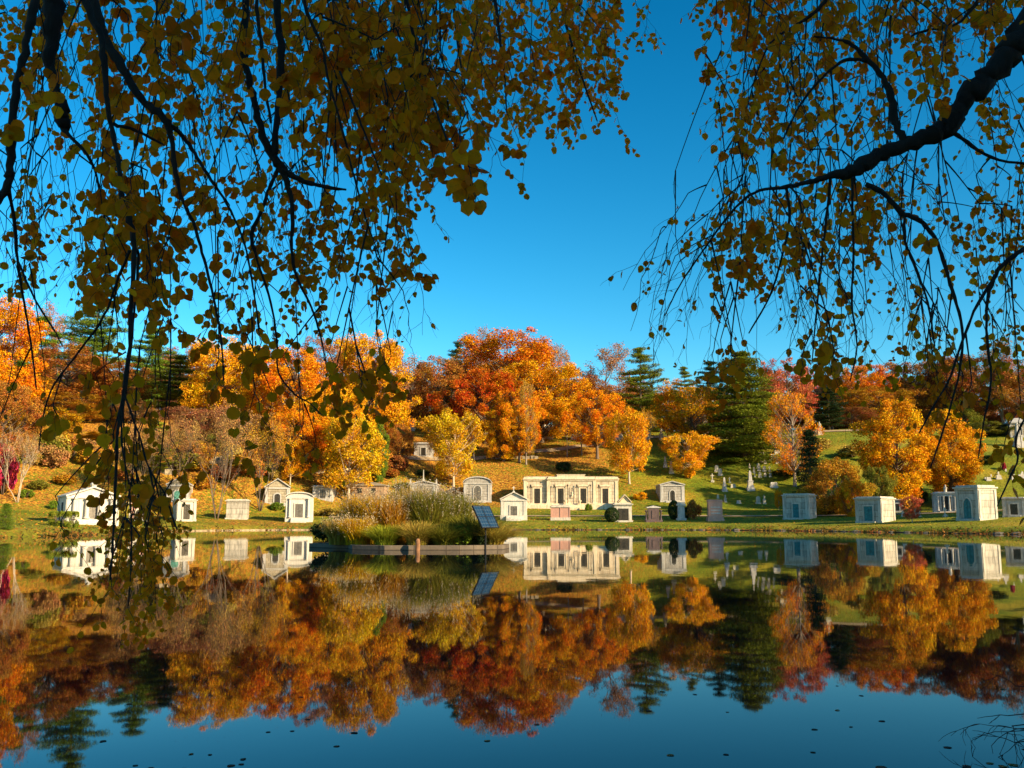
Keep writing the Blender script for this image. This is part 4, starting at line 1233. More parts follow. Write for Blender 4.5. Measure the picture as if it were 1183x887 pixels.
# hill tombs
tomb('square mottled grey tomb high on the slope under the brown trees', 489, 528, 21, 511, M['grey'], M['greyplain'], 'flat', depth=3, dr=(.26, .7, 'bronze', {}), steps=0)
tomb('grey hilltop tomb in the shade of the golden tree, beside a white statue', 472, 497, 13, 482, M['greyplain'], M['greyplain'], 'gable', depth=3, dr=(.3, .6, 'dark', dict(bars=False)), steps=0, ridge=.3)
tomb('small tomb with white columns behind the yellow green young tree', 424, 540, 15, 521, M['creamtrim'], M['white'], 'gable', depth=2.5, dr=(.2, .6, 'dark', dict(bars=False)), steps=1, columns=4, ridge=.25)
tomb('little dark doored cave tomb built into the bank under the great orange tree', 580, 530, 15, 515, M['tan'], M['greyplain'], 'gable', depth=3, dr=(.5, .8, 'dark', dict(bars=False)), steps=0, ridge=.35, pil=False)
tt = tomb('grey hilltop tomb with a finial at the right edge above the lawn', 1178, 505, 20, 482, M['tan'], M['greyplain'], 'hip', depth=6, dr=(.26, .6, 'dark', dict(bars=False)), steps=1, ridge=.3, rz=R(-15))
# colonnade monument on the hill
def colonnade():
    p = on_ground(629, 170); k = p.y / F
    zb = at(629, 506.5, p.y).z; p.z = min(p.z, zb)
    t = thing('column_monument', 'short row of white stone columns standing in the trees right of the great orange tree', 'monument', p)
    h = at(629, 490.5, p.y).z - p.z; W = 20 * k
    q = MB(); q.box(-W / 2, W / 2, -.6, .6, -1.0, .3); q.build('base', M['white'], t)
    for i in range(5):
        q = MB(); x = -W * .44 + W * .88 * i / 4
        q.lathe([(.24, .301), (.2, .5), (.2, h * .8), (.27, h * .9), (.27, h)], x, 0, 10); q.build('column', M['white'], t)
colonnade()

# ------------------------------------------------------------------ monuments by the water
def monument(name, label, px, base, wpx, top, cat, fn):
    p = ground_at(px, base, 60); k = p.y / F
    t = thing(name, label, cat, p)
    fn(t, wpx * k, at(px, top, p.y).z - p.z, k)
    return t
def f_sarc(t, W, H, k):
    q = MB(); q.box(-W / 2, W / 2, -.2, 1.5, -.5, .32); q.build('base', M['paleplain'], t, bevel=.02)
    q = MB(); q.box(-W * .44, W * .44, 0, 1.3, .322, H * .82); q.build('body', M['pink'], t)
    for x in (-W * .46, 0, W * .46):
        q = MB(); q.box(x - .06, x + .06, -.06, .02, .323, H * .82); q.build('pilaster', M['pink'], t)
    q = MB(); q.box(-W / 2 + .02, W / 2 - .02, -.12, 1.4, H * .822, H * .93); q.box(-W * .42, W * .42, 0, 1.3, H * .931, H); q.build('lid', M['paleplain'], t, bevel=.03)
monument('sarcophagus_tomb', 'pink sarcophagus tomb on a pale base in front of the long tomb steps', 647.5, 601, 23, 583, 'tomb', f_sarc)
monument('sarcophagus_tomb', 'wide pinkish low tomb just behind the solar panel', 543, 601, 24, 584, 'tomb', f_sarc)
def f_dark(t, W, H, k):
    q = MB(); q.box(-W / 2, W / 2, -.3, 1.1, -.5, .22); q.build('base', M['darkgranite'], t, bevel=.02)
    q = MB(); q.box(-W * .33, W * .33, 0, .8, .222, H * .9); q.box(-W * .12, W * .12, -.06, -.001, .4, H * .75); q.build('body', M['darkgranite'], t)
    q = MB(); q.box(-W * .42, W * .42, -.1, .9, H * .902, H * .97); q.prism([(-W * .36, H * .971), (W * .36, H * .971), (0, H * 1.06)], 0, .8); q.build('cap', M['greyplain'], t)
    for x in (-W * .44, W * .44):
        q = MB(); q.lathe([(.16, .222), (.13, .35), (.1, .5), (.09, H * .62), (.17, H * .7), (.15, H * .76)], x, .2, 10); q.build('post', M['darkgranite'], t)
monument('granite_monument', 'dark red brown granite monument flanked by short posts near the shore', 755.5, 603, 19, 585, 'monument', f_dark)
def f_tablet(t, W, H, k):
    q = MB(); q.box(-W / 2 - .05, W / 2 + .05, -.25, 1.0, -.5, .25); q.box(-W / 2, W / 2, -.1, .9, .252, .45); q.build('base', M['pink'], t, bevel=.02)
    q = MB(); q.box(-W * .44, W * .44, 0, .8, .452, H * .9); q.build('body', M['pink'], t)
    q = MB(); q.box(-W * .48, W * .48, -.06, .86, H * .902, H * .96); q.box(-W * .43, W * .43, 0, .8, H * .962, H); q.build('cap', M['pink'], t, bevel=.02)
    for z in (H * .62, H * .48, H * .34):
        q = MB(); q.box(-W * .3, W * .3, -.03, -.001, z, z + H * .05); q.build('inscription_panel', M['greyplain'], t)
monument('granite_tablet', 'big upright pink granite tablet on a stepped base right of the russet bush', 827, 602, 18, 577, 'monument', f_tablet)
def f_stele(t, W, H, k):
    q = MB(); q.box(-W / 2, W / 2, -.1, .6, -.5, .25); q.build('base', M['greyplain'], t)
    q = MB(); q.box(-W * .36, W * .36, 0, .5, .252, H * .8, taper=.04); q.box(-W * .2, W * .2, -.04, .0, H * .35, H * .7); q.build('body', M['greyplain'], t)
    q = MB(); q.box(-W * .46, W * .46, -.08, .58, H * .802, H * .9); q.box(-W * .36, W * .36, 0, .5, H * .901, H); q.build('cap', M['paleplain'], t)
monument('grey_stele', 'pale grey stele between two dark clipped bushes', 787.5, 601, 11, 580, 'monument', f_stele)

# ------------------------------------------------------------------ headstones, obelisks and statues
def g_obelisk(H, mat):
    b = MB(); s = H * .12
    b.box(-s * 1.6, s * 1.6, -s * 1.6, s * 1.6, -.3, H * .1); b.box(-s * 1.25, s * 1.25, -s * 1.25, s * 1.25, H * .101, H * .22)
    a = MB(); a.box(-s, s, -s, s, H * .221, H * .42); a.box(-s * 1.15, s * 1.15, -s * 1.15, s * 1.15, H * .421, H * .46)
    a.box(-s * .72, s * .72, -s * .72, s * .72, H * .461, H * .92, taper=s * .25)
    a.box(-s * .47, s * .47, -s * .47, s * .47, H * .921, H, taper=s * .46)
    return [('base', b.mesh('base', mat)), ('shaft', a.mesh('shaft', mat))]
def g_tablet(H, mat):
    b = MB(); b.box(-H * .36, H * .36, -.2, .2, -.2, H * .16)
    a = MB(); a.prism(poly_arch(H * .54, H * .82, H * .6, 7, z0=H * .161), -.09, .09)
    return [('base', b.mesh('base', mat)), ('slab', a.mesh('slab', mat))]
def g_block(H, mat):
    b = MB(); b.box(-H * .8, H * .8, -.35, .35, -.2, H * .25)
    a = MB(); a.box(-H * .66, H * .66, -.24, .24, H * .251, H * .9); a.box(-H * .6, H * .6, -.2, .2, H * .901, H, taper=.06)
    return [('base', b.mesh('base', mat)), ('block', a.mesh('block', mat))]
def g_cross(H, mat):
    b = MB(); b.box(-H * .2, H * .2, -H * .2, H * .2, -.2, H * .14); b.box(-H * .14, H * .14, -H * .14, H * .14, H * .141, H * .26)
    a = cross_mb(MB(), 0, 0, H * .261, H * .74, H * .1)
    return [('base', b.mesh('base', mat)), ('cross', a.mesh('cross', mat))]
def g_statue(H, mat):
    b = MB(); s = H * .15
    b.box(-s * 1.3, s * 1.3, -s * 1.3, s * 1.3, -.3, H * .1); b.box(-s, s, -s, s, H * .101, H * .45); b.box(-s * 1.2, s * 1.2, -s * 1.2, s * 1.2, H * .451, H * .5)
    a = MB(); a.lathe([(s * .75, H * .501), (s * .7, H * .6), (s * .45, H * .74), (s * .62, H * .82), (s * .55, H * .86), (s * .2, H * .885), (s * .3, H * .93), (s * .26, H * .97), (s * .08, H)], 0, 0, 12)
    a.tube([(s * .5, 0, H * .84), (s * .7, -s * .4, H * .74), (s * .2, -s * .6, H * .72)], [s * .17, s * .15, s * .1], 6)
    a.tube([(-s * .5, 0, H * .84), (-s * .75, -s * .2, H * .74), (-s * .3, -s * .6, H * .7)], [s * .17, s * .15, s * .1], 6)
    return [('pedestal', b.mesh('pedestal', mat)), ('figure', a.mesh('figure', mat, True))]
GP = {}
for kd, fn, H, nm in (('obelisk', g_obelisk, 4.0, 'obelisk'), ('tablet', g_tablet, 1.2, 'headstone'), ('block', g_block, 1.0, 'headstone'), ('cross', g_cross, 1.8, 'cross_headstone'), ('statue', g_statue, 3.4, 'grave_statue')):
    for mk in ('white_grave', 'greyplain'):
        GP[kd, mk] = (fn(H, M[mk]), H, nm)
def grave(kd, px, base, top, label, mat='white_grave', group=None, cat=None, rz=0.0):
    parts, H, nm = GP[kd, mat]
    p = ground_at(px, base, 60)
    s = (at(px, top, p.y).z - p.z) / H
    t = thing(nm, label, cat or {'obelisk': 'obelisk', 'statue': 'statue'}.get(kd, 'gravestone'), p, rz, group)
    for n_, m_ in parts:
        o = link_mesh(n_, m_, t); o.scale = (s, s, s)
    return t
grave('obelisk', 768.5, 540, 527, 'short grey obelisk left of the small bright yellow tree, upper of two', 'greyplain')
grave('obelisk', 775.5, 547, 532, 'pale obelisk left of the small bright yellow tree, lower of two')
grave('obelisk', 837, 567.5, 551, 'tall pale obelisk on a stepped base alone in the middle of the green slope', 'greyplain')
grave('obelisk', 867, 566, 543, 'slim dark obelisk at the left edge of the crowded plot', 'greyplain')
grave('obelisk', 815, 514, 478, 'tall white obelisk among the wide amber tree branches')
grave('obelisk', 664, 507, 484, 'thin grey obelisk among the trunks right of the white column row', 'greyplain')
grave('obelisk', 898, 523, 502, 'white obelisk on the green rise between the great conifer and the thin orange tree')
grave('statue', 947, 502, 487, 'pale statue on a pedestal at the left end of the raised terrace')
grave('statue', 487, 479, 466, 'white standing statue on the hilltop beside the shaded grey tomb')
grave('statue', 764, 508, 494, 'white statue standing in the shade under the tall dark pine')
grave('cross', 823, 557, 547, 'white cross headstone left of the tall pale obelisk')
grave('tablet', 828, 545, 537, 'upper white headstone above the cross headstone')
grave('tablet', 832, 549, 541, 'white headstone close above the tall pale obelisk')
grave('cross', 843, 558, 551, 'small white cross headstone just right of the tall pale obelisk')
grave('block', 847, 563, 559, 'small low white block beside the tall pale obelisk')
grave('tablet', 829.5, 576, 571, 'small pale headstone above the pink granite tablet')
grave('statue', 838, 580, 571, 'grey urn statue headstone just right of the pink granite tablet', 'greyplain')
grave('block', 853.5, 582, 578, 'low grey block headstone lying alone on the green slope', 'greyplain')
grave('tablet', 876, 582, 573, 'white headstone left of the little angel on the green slope')
grave('statue', 883, 582, 571.5, 'little white angel statue on the green slope')
grave('block', 894, 563, 557, 'wide grey bench like headstone in front of the crowded plot', 'greyplain')
grave('tablet', 1060, 597, 586, 'narrow white headstone right of the dark upright yew')
grave('tablet', 1043.5, 597, 590, 'small white headstone left of the reddish sapling')
grave('cross', 1092, 597, 586, 'white headstone with a cross in front of the grey columned tomb')
grave('obelisk', 1177, 516, 488, 'grey obelisk beside the hilltop tomb at the right edge', 'greyplain')
rd = random.Random(9)
for i, (px, b, h) in enumerate([(871, 546, 7), (877, 544, 6), (883, 545, 7), (889, 545, 7), (872, 551, 6), (878, 552, 7), (884, 551, 5), (899, 548, 7), (905, 549, 5), (876, 541, 6), (890, 551, 5), (866, 541, 6)]):
    grave(rd.choice(['tablet', 'cross', 'tablet', 'statue']), px, b, b - h, 'small white headstone in the crowded plot beside the great green conifer', group='headstones in the crowded plot')
for i, px in enumerate([868, 873, 879, 884, 893, 898, 903, 880, 888]):
    b = rd.uniform(527, 536)
    grave(rd.choice(['tablet', 'cross', 'block']), px, b, b - rd.uniform(4, 6), 'tiny white headstone on the rise above the crowded plot', group='headstones above the crowded plot')
for i in range(14):
    px = rd.uniform(655, 760); b = rd.uniform(502, 508)
    grave(rd.choice(['tablet', 'block', 'obelisk', 'tablet']), px, b, b - rd.uniform(4, 8), 'small pale headstone in the shade under the hilltop trees right of the great orange tree', group='headstones under the hilltop trees')
for i in range(12):
    px = rd.uniform(1130, 1183); b = rd.uniform(545, 556)
    grave(rd.choice(['tablet', 'block', 'tablet']), px, b, b - rd.uniform(3, 6), 'tiny pale headstone far back on the right lawn', 'greyplain', group='headstones far back on the right lawn')
for i in range(7):
    px = 902 + i * 5 + rd.uniform(-1, 1)
    grave('tablet', px, 513 + rd.uniform(-2, 2), 507, 'tiny pale headstone under the thin orange tree', group='headstones under the thin orange tree')
# retaining wall on the hillside
mb = MB()
for i in range(12):
    a = ground_at(358 + i * 4, 546.5); mb.box(a.x - .35, a.x + .35, a.y, a.y + .5, a.z - .6, a.z + .55 + .05 * (i % 3))
tag(mb.build('retaining_wall', M['creamtrim']), 'low pale stone retaining wall across the slope above the small square tomb', 'wall')
mb = MB()
for i in range(16):
    a = ground_at(556 + i * 4.2, 530); mb.box(a.x - .38, a.x + .38, a.y, a.y + .4, a.z - .6, a.z + .38 + .06 * (i % 3))
tag(mb.build('retaining_wall', M['tan']), 'low stone retaining wall at the feet of the great orange tree', 'wall')

# stones along the far shore
def stone_mesh(seed):
    rng = np.random.default_rng(seed); mb = MB()
    mb.lathe([(.5, 0), (.62, .12), (.5, .3), (.2, .38)], 0, 0, 8)
    mb.v = [(x * (1 + rng.uniform(-.2, .2)), y * (1 + rng.uniform(-.2, .2)), z * (1 + rng.uniform(-.2, .2)) - .08) for x, y, z in mb.v]
    return mb.mesh('shore_stone', M['rock'])
SM = [stone_mesh(i) for i in range(5)]
cnt = 0
for i in range(50, 112):
    pt = POND[i] + (POND[(i + 1) % len(POND)] - POND[i]) * rd.random()
    o = link_mesh('shore_stone', SM[i % 5]); o.location = (pt[0], pt[1], 0.0); s = rd.uniform(.3, .75)
    o.scale = (s * 1.3, s, s * .7); o.rotation_euler = (0, 0, rd.uniform(0, 6))
    tag(o, 'rough dark stone at the edge of the far shore', 'stone', 'stones along the far shore')

# ------------------------------------------------------------------ island
ISL = [(-8.05, 38.6), (-6.3, 37.4), (-5.9, 35.9), (-4.6, 35.2), (-1.9, 35.3), (-0.35, 35.9), (-0.1, 37.6), (-1.5, 39.6), (-4.5, 40.6), (-7.3, 40.3)]
def island():
    t = thing('planting_island', 'small walled island planted with tall reeds in the middle of the pond', 'island', (-4, 37.5, 0))
    n = len(ISL)
    for i in range(n):
        a = Vector(ISL[i]) - Vector((-4, 37.5)); b = Vector(ISL[(i + 1) % n]) - Vector((-4, 37.5))
        d = (b - a).normalized(); nr = Vector((-d.y, d.x)) * .18
        q = MB(); e = d * .004
        q.flat([a + e, b - e, b - e + nr, a + e + nr], -.5, .17)
        q.build('wall', M['islandstone'], t, bevel=.012)
    c = Vector((0, 0)); q = MB()
    ins = [(Vector(p) - Vector((-4, 37.5))) * .955 for p in ISL]
    q.flat(ins, -.4, .13); q.build('soil', M['soil'], t)
island()

def grass_clump(label, x, y, h, r, n, col, plume=None, group=None, name='ornamental_grass', lean=.35, seed=0, width=.02):
    rng = np.random.default_rng(seed + 100)
    t = thing(name, label, 'grass clump', (x, y, .14), 0, group)
    def blades(m, hh, w, ln, seg=5):
        quads = []
        a = rng.uniform(0, 6.283, m); rr = r * .45 * np.sqrt(rng.uniform(0, 1, m))
        bx, by = rr * np.cos(a), rr * np.sin(a)
        la = a + rng.normal(scale=.6, size=m); L = rng.uniform(.55, 1.0, m) * hh; bend = rng.uniform(.1, 1, m) * ln * r * 2
        fa = rng.uniform(0, 6.283, m); tip = []
        prev = None
        for k in range(seg + 1):
            u = k / seg
            cx = bx + np.cos(la) * bend * u ** 2; cy = by + np.sin(la) * bend * u ** 2; cz = L * (u - .18 * u ** 3 * (bend / (r + .01)))
            ww = w * (1 - u * .85)
            p0 = np.stack([cx - np.cos(fa) * ww, cy - np.sin(fa) * ww, cz], 1); p1 = np.stack([cx + np.cos(fa) * ww, cy + np.sin(fa) * ww, cz], 1)
            if prev is not None: quads.append(np.stack([prev[0], prev[1], p1, p0], 1))
            prev = (p0, p1)
        tip = np.stack([cx, cy, cz], 1)
        return np.concatenate(quads).reshape(-1, 3), tip
    V, tip = blades(n, h, width, lean)
    o = link_mesh('blades', fast_mesh('blades', V, 4, M['frond']), t); o.color = (*COL[col], 1)
    if plume:
        m = n // 9
        V, tip = blades(m, h * 1.12, width * .4, lean)
        o = link_mesh('stalks', fast_mesh('stalks', V, 4, M['frond']), t); o.color = (*COL['tawny'], 1)
        k = 9
        P = np.repeat(tip, k, 0) + rng.normal(size=(m * k, 3)) * np.array([.022, .022, .10]) - np.array([0, 0, .08])
        o = link_mesh('plumes', fast_mesh('plumes', leaf_quads(P, .045, rng), 4, M['frond']), t); o.color = (*plume, 1)
    return t
PL = (.52, .42, .24)
GC = [(-6.7, 37.6, 1.05, .8, 900, 'khaki', PL, 'short brown tufted grass at the left front of the island', .35),
      (-5.9, 36.9, 1.1, .85, 1100, 'yg', PL, 'short tawny grass clump right of the brown tufts on the island', .35),
      (-6.0, 38.6, 2.05, 1.0, 1500, 'yg', PL, 'tall yellow green plumed grass at the left of the island', .4),
      (-5.2, 37.9, 2.0, 1.0, 1500, 'yg', PL, 'tall yellow plumed grass left of the island middle', .35),
      (-4.5, 37.5, 1.8, .9, 1300, 'ochre', PL, 'golden brown grass stand in the middle of the island', .3),
      (-4.0, 38.6, 2.4, 1.1, 1700, 'khaki', (.42, .36, .26), 'tallest grey plumed reed clump in the middle of the island', .35),
      (-3.2, 37.6, 2.2, 1.1, 1700, 'olive', (.42, .36, .26), 'brown stemmed reed clump with grey plumes right of the island middle', .35),
      (-2.4, 38.3, 2.1, 1.1, 1700, 'olive', (.42, .36, .26), 'dark green reed clump with grey plumes at the right of the island', .4),
      (-4.7, 36.2, .85, .8, 900, 'lime', None, 'low fresh green grass behind the sunlit part of the island wall', .6),
      (-3.5, 36.1, 1.0, .8, 900, 'khaki', None, 'low dull grass at the front middle of the island', .6),
      (-1.5, 37.2, 1.35, 1.1, 1300, 'olive', None, 'arching olive grass right of the reeds on the island', .7),
      (-2.5, 36.2, .9, .8, 900, 'olive', None, 'low olive grass along the wall left of the solar panel post', .8),
      (-0.75, 36.8, 1.0, .9, 1000, 'khaki', None, 'drooping khaki grass at the right tip of the island', 1.0)]
for i, (x, y, h, r, n, c, pl, lb, ln) in enumerate(GC):
    grass_clump(lb, x, y, h, r, int(n * 1.5), c, pl, seed=i, lean=ln)
plant('shrub_b', (-7.15, 38.7, .12), 1.05, .85, 'dark', 'dark green bushy shrub at the left end of the island', 'shrub')
for i, (x, y, h, r) in enumerate([(-2.8, 36.4, .8, .55), (-1.9, 36.2, .75, .5), (-1.2, 36.3, .6, .4)]):
    plant('shrub_b', (x, y, .12), h, r, ['olive', 'leafgreen', 'dark'][i], ['olive shrub under the grey plumed reeds on the island', 'green shrub left of the solar panel post', 'dark little shrub right of the solar panel post'][i], 'shrub')
# solar panel on a post
def solar():
    c = at(561, 597, 35.6); t = thing('solar_panel', 'tilted dark blue solar panel on a black post at the right end of the island', 'solar panel', (c.x, c.y, .15))
    lc = c - Vector((c.x, c.y, .15))
    q = MB(); q.box(-.52, .52, -.43, .43, -.015, .015); o = q.build('cells', M['cells'], t)
    q = MB()
    q.box(-.55, -.521, -.46, .46, -.025, .025); q.box(.521, .55, -.46, .46, -.025, .025); q.box(-.52, .52, -.46, -.431, -.025, .025); q.box(-.52, .52, .431, .46, -.025, .025); q.box(-.018, .018, -.43, .43, .0155, .022); q.box(-.52, -.019, -.012, .012, .0155, .021); q.box(.019, .52, -.012, .012, .0155, .021)
    f = q.build('frame', M['metal'], t)
    for ob in (o, f):
        ob.rotation_euler = (Matrix.Rotation(R(57), 3, 'Z') @ Matrix.Rotation(R(61), 3, 'X')).to_euler()
        ob.location = lc
    q = MB(); q.tube([(0, 0.05, -.25), (0, 0.05, lc.z)], [.035, .03], 8); q.tube([(0, .05, lc.z * .6), (.0, .12, lc.z - .1)], [.02, .02], 6); q.build('post', M['metal'], t)
solar()
q = MB(); q.tube([(0, 0, -.5), (0, 0, .35), (0.01, 0, .42)], [.09, .085, .05], 10)
o = q.build('mooring_post', M['brownpost']); p = at(482.5, 632, 34.9); o.location = (p.x, 34.9, 0)
tag(o, 'short brown wooden post in the water against the island wall', 'post')
# ------------------------------------------------------------------ the two trees hanging over the camera
def near_leaf_verts():
    """round, slightly pointed leaf in the xy plane, length 1, stalk end at the origin"""
    pts = [(0, 0.0), (.30, .06), (.50, .34), (.46, .64), (.26, .88), (0, 1.02), (-.26, .88), (-.46, .64), (-.50, .34), (-.30, .06)]
    return np.array([(x, y, 0.10 * abs(x) * 1.6 - 0.08 * y * y) for x, y in pts])
LEAF = near_leaf_verts()

class Overhang:
    def __init__(self, seed, trunk, fork):
        self.rd = random.Random(seed); self.rng = np.random.default_rng(seed)
        self.limb = MB(); self.twig = MB(); self.nodes = []; self.leaves = []
        self.fork = Vector(fork); self.trunk = Vector(trunk); self.dens = .66
    def limb_px(self, pts, link=None, knots=True):
        """pts: (px, py, width in px, depth)"""
        W = []; Rr = []
        for px, py, w, Y in pts:
            W.append(at(px, py, Y)); Rr.append(max(.0022, w / F * Y * .5))
        # refine with small kinks
        P = []; Q = []
        for i in range(len(W) - 1):
            a = W[max(i - 1, 0)]; b = W[i]; c = W[i + 1]; d = W[min(i + 2, len(W) - 1)]
            n = 5
            for k in range(n):
                t = k / n
                p = 0.5 * ((2 * b) + (c - a) * t + (2 * a - 5 * b + 4 * c - d) * t * t + (3 * b - a - 3 * c + d) * t ** 3)
                r = Rr[i] + (Rr[i + 1] - Rr[i]) * t
                j = r * .35
                P.append(p + Vector((self.rd.uniform(-j, j), self.rd.uniform(-j, j), self.rd.uniform(-j, j))))
                Q.append(r * (1 + (self.rd.uniform(-.1, .28) if knots else 0)))
        P.append(W[-1]); Q.append(Rr[-1])
        if link:      # continue the limb up to the fork of the trunk, outside the picture
            f = self.fork; s = P[0]
            mid = (f + s) * .5 + Vector((0, 0, .9))
            L = curve3(f, mid, s, 8)[:-1]
            r1 = Q[0]; r0 = max(r1 * 1.5, .05)
            P = L + P; Q = [r0 + (r1 - r0) * k / 8 for k in range(8)] + Q
        self.limb.tube(P, Q, 8)
        for p in P[::2]: self.nodes.append(p)
        return P
    def add_leaf(self, p, size):
        rd = self.rd
        self.leaves.append((tuple(p), size * .86 * rd.uniform(.45, 1.3)))
    def twiglet(self, p, d, L, lev, leafp, lsize, r=.0016):
        rd = self.rd; n = 4; pts = [p]; q = p.copy(); d = d.normalized()
        for k in range(n):
            d = (d + Vector((rd.gauss(0, .22), rd.gauss(0, .22), rd.gauss(-.10, .14)))).normalized()
            q = q + d * (L / n); pts.append(q.copy())
            if rd.random() < leafp:
                self.add_leaf(q, lsize)
        self.twig.tube(pts, [r, r * .9, r * .8, r * .7, r * .5], 3)
        if lev > 0:
            for k in range(rd.choice((1, 2, 2, 3))):
                s = pts[rd.choice((1, 2, 3, 4))]
                dd = (d + Vector((rd.gauss(0, .6), rd.gauss(0, .5), rd.gauss(-.15, .35))))
                self.twiglet(s.copy(), dd, L * rd.uniform(.5, .8), lev - 1, leafp, lsize, r * .8)
    def hang(self, px, py, x2, y2, Y, leafp, lsize=.062, side=1.0, r=.003, link=True):
        """a drooping whip from px,py to x2,y2 with side twigs and leaves"""
        rd = self.rd
        a = at(px, py, Y); b = at(x2, y2, Y + rd.uniform(-.25, .25))
        if link and self.nodes:
            best = None; bd = 1e9
            for nd in self.nodes:
                if nd.z > a.z + .02:
                    e = (nd - a); dd = math.hypot(math.hypot(e.x, e.y) * 1.7, (e.z - .2) * .6)
                    if dd < bd: bd = dd; best = nd
            bd = (best - a).length if best is not None else 0
            if bd > .03:
                mid = (a + best) * .5 + Vector((0, 0, .06 * bd))
                L = curve3(best, mid, a, 6)
                self.twig.tube(L, [r * 1.9, r * 1.7, r * 1.5, r * 1.3, r * 1.2, r * 1.1, r], 4)
                self.nodes += L[2::2]
        ln = (b - a).length; n = max(5, int(ln / .10)); pts = []
        sw = [rd.uniform(-.09, .09) * ln for _ in range(4)]; ph = rd.uniform(0, 6)
        for k in range(n + 1):
            t = k / n
            p = a.lerp(b, t)
            p += Vector((sw[0] * math.sin(3.1 * t + ph) + .016 * rd.uniform(-1, 1), sw[1] * math.sin(4 * t + ph), 0)) * min(1, t * 3)
            pts.append(p)
        self.twig.tube(pts, [r * (1 - .6 * k / n) for k in range(n + 1)], 4)
        self.nodes += pts[::3]
        sx = 1
        for k in range(1, n + 1):
            p = pts[k]; d = (pts[k] - pts[k - 1]).normalized()
            if rd.random() < leafp * .8: self.add_leaf(p, lsize)
            if rd.random() < .55 * side:
                sx = -sx
                dd = d + Vector((sx * rd.uniform(.3, 1.0), rd.uniform(-.6, .6), rd.uniform(-.1, .5)))
                self.twiglet(p.copy(), dd, rd.uniform(.07, .22) * (Y / 5) ** .5, rd.choice((0, 1, 1)), leafp, lsize)
    def fill(self, x0, x1, y0, y1, Y0, Y1, n, leafp, lsize=.062, length=(60, 130), slant=0.0, side=1.0):
        """n whips hanging inside a patch of the canopy"""
        rd = self.rd; L = []
        for _ in range(max(1, int(n * self.dens))):
            l = rd.uniform(*length)
            px = rd.uniform(x0, x1); py = rd.uniform(y0 - l * .3, max(y0, y1 - l))
            L.append((py, px, l))
        L.sort()
        for py, px, l in L:
            Y = rd.uniform(Y0 + .35, Y1 + 1.3)
            self.hang(px, py, px + rd.gauss(0, .26) * l + slant * l, py + l, Y, leafp * rd.uniform(.6, 1.2), lsize, side)
    def clump(self, cx, cy, rx, ry, Y, n, lsize=.062):
        """a tight bunch of leaves round a twig end"""
        rd = self.rd
        self.hang(cx + rd.uniform(-.3, .3) * rx, cy - ry, cx, cy + ry, Y, .5, lsize, .5)
        for _ in range(int(n * .75)):
            u, v = rd.gauss(0, .45), rd.gauss(0, .45)
            p = at(cx + u * rx, cy + v * ry, Y + rd.gauss(0, .12))
            nd = min(self.nodes[-60:], key=lambda q: (q - p).length_squared)
            e = (nd - p)
            if e.length > .02:
                self.twig.tube([nd, (nd + p) * .5 + Vector((0, 0, .01)), p], [.0012, .001, .0008], 3)
            self.add_leaf(p, lsize)
    def build(self, label, leafcol=None):
        t = thing('overhanging_tree', label, 'tree', (self.trunk.x, self.trunk.y, self.trunk.z))
        tr = MB(); f = self.fork - self.trunk
        tr.tube([(0, 0, -.3), (0, 0, .1), f * .3 + Vector((.1, 0, 0)), f * .65, f, f + Vector((f.x * .1, -.3, 2.5)), f + Vector((0, -.6, 5))], [.50, .38, .30, .26, .24, .16, .05], 12)
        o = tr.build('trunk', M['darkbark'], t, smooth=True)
        for nm, mb in (('limb', self.limb), ('twigs', self.twig)):
            mb.v = [(x - self.trunk.x, y - self.trunk.y, z - self.trunk.z) for x, y, z in mb.v]
            me = mb.mesh(nm, M['darkbark'], True)
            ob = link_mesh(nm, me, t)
            if nm == 'twigs': ob['kind'] = 'stuff'
        # leaves
        P = np.array([l[0] for l in self.leaves]) - np.array(self.trunk); S = np.array([l[1] for l in self.leaves])[:, None]
        n = len(P); rng = self.rng
        down = np.tile(np.array([0, 0, -1.0]), (n, 1)) + rng.normal(scale=.62, size=(n, 3)); down /= np.linalg.norm(down, axis=1, keepdims=True)
        nrm = rng.normal(size=(n, 3)) * np.array([.7, 1.25, .55]); nrm -= down * (nrm * down).sum(1, keepdims=True)
        nrm /= np.linalg.norm(nrm, axis=1, keepdims=True); sd = np.cross(down, nrm)
        curl = rng.uniform(-.6, 1.6, (n, 1))
        V = np.empty((n, len(LEAF), 3))
        wd = rng.uniform(.72, 1.0, (n, 1))
        for k, (x, y, z) in enumerate(LEAF):
            jt = 1 + rng.uniform(-.10, .10, (n, 1))
            V[:, k] = P + S * (sd * x * wd * jt + down * (y * jt + .12) + nrm * z * curl * 1.6)
        # two halves folded along the midrib: fan from the stalk end gives a non-flat leaf
        left = V[:, [0, 1, 2, 3, 4, 5]].reshape(-1, 3); right = V[:, [0, 5, 6, 7, 8, 9]].reshape(-1, 3)
        me = bpy.data.meshes.new('leaves')
        Vv = V.reshape(-1, 3); K = len(LEAF)
        me.vertices.add(len(Vv)); me.vertices.foreach_set('co', Vv.astype(np.float32).ravel())
        idx = (np.arange(n) * K)[:, None]
        fa = np.concatenate([idx + np.array([0, 1, 2, 3, 4, 5]), idx + np.array([0, 5, 6, 7, 8, 9])], 1).reshape(-1, 6)
        me.loops.add(fa.size); me.loops.foreach_set('vertex_index', fa.astype(np.int32).ravel())
        me.polygons.add(len(fa)); me.polygons.foreach_set('loop_start', np.arange(0, fa.size, 6, dtype=np.int32)); me.polygons.foreach_set('loop_total', np.full(len(fa), 6, dtype=np.int32))
        me.materials.append(M['nearleaf']); me.update(calc_edges=True)
        ob = link_mesh('leaves', me, t); ob['kind'] = 'stuff'
        print('overhang leaves', n)
        return t

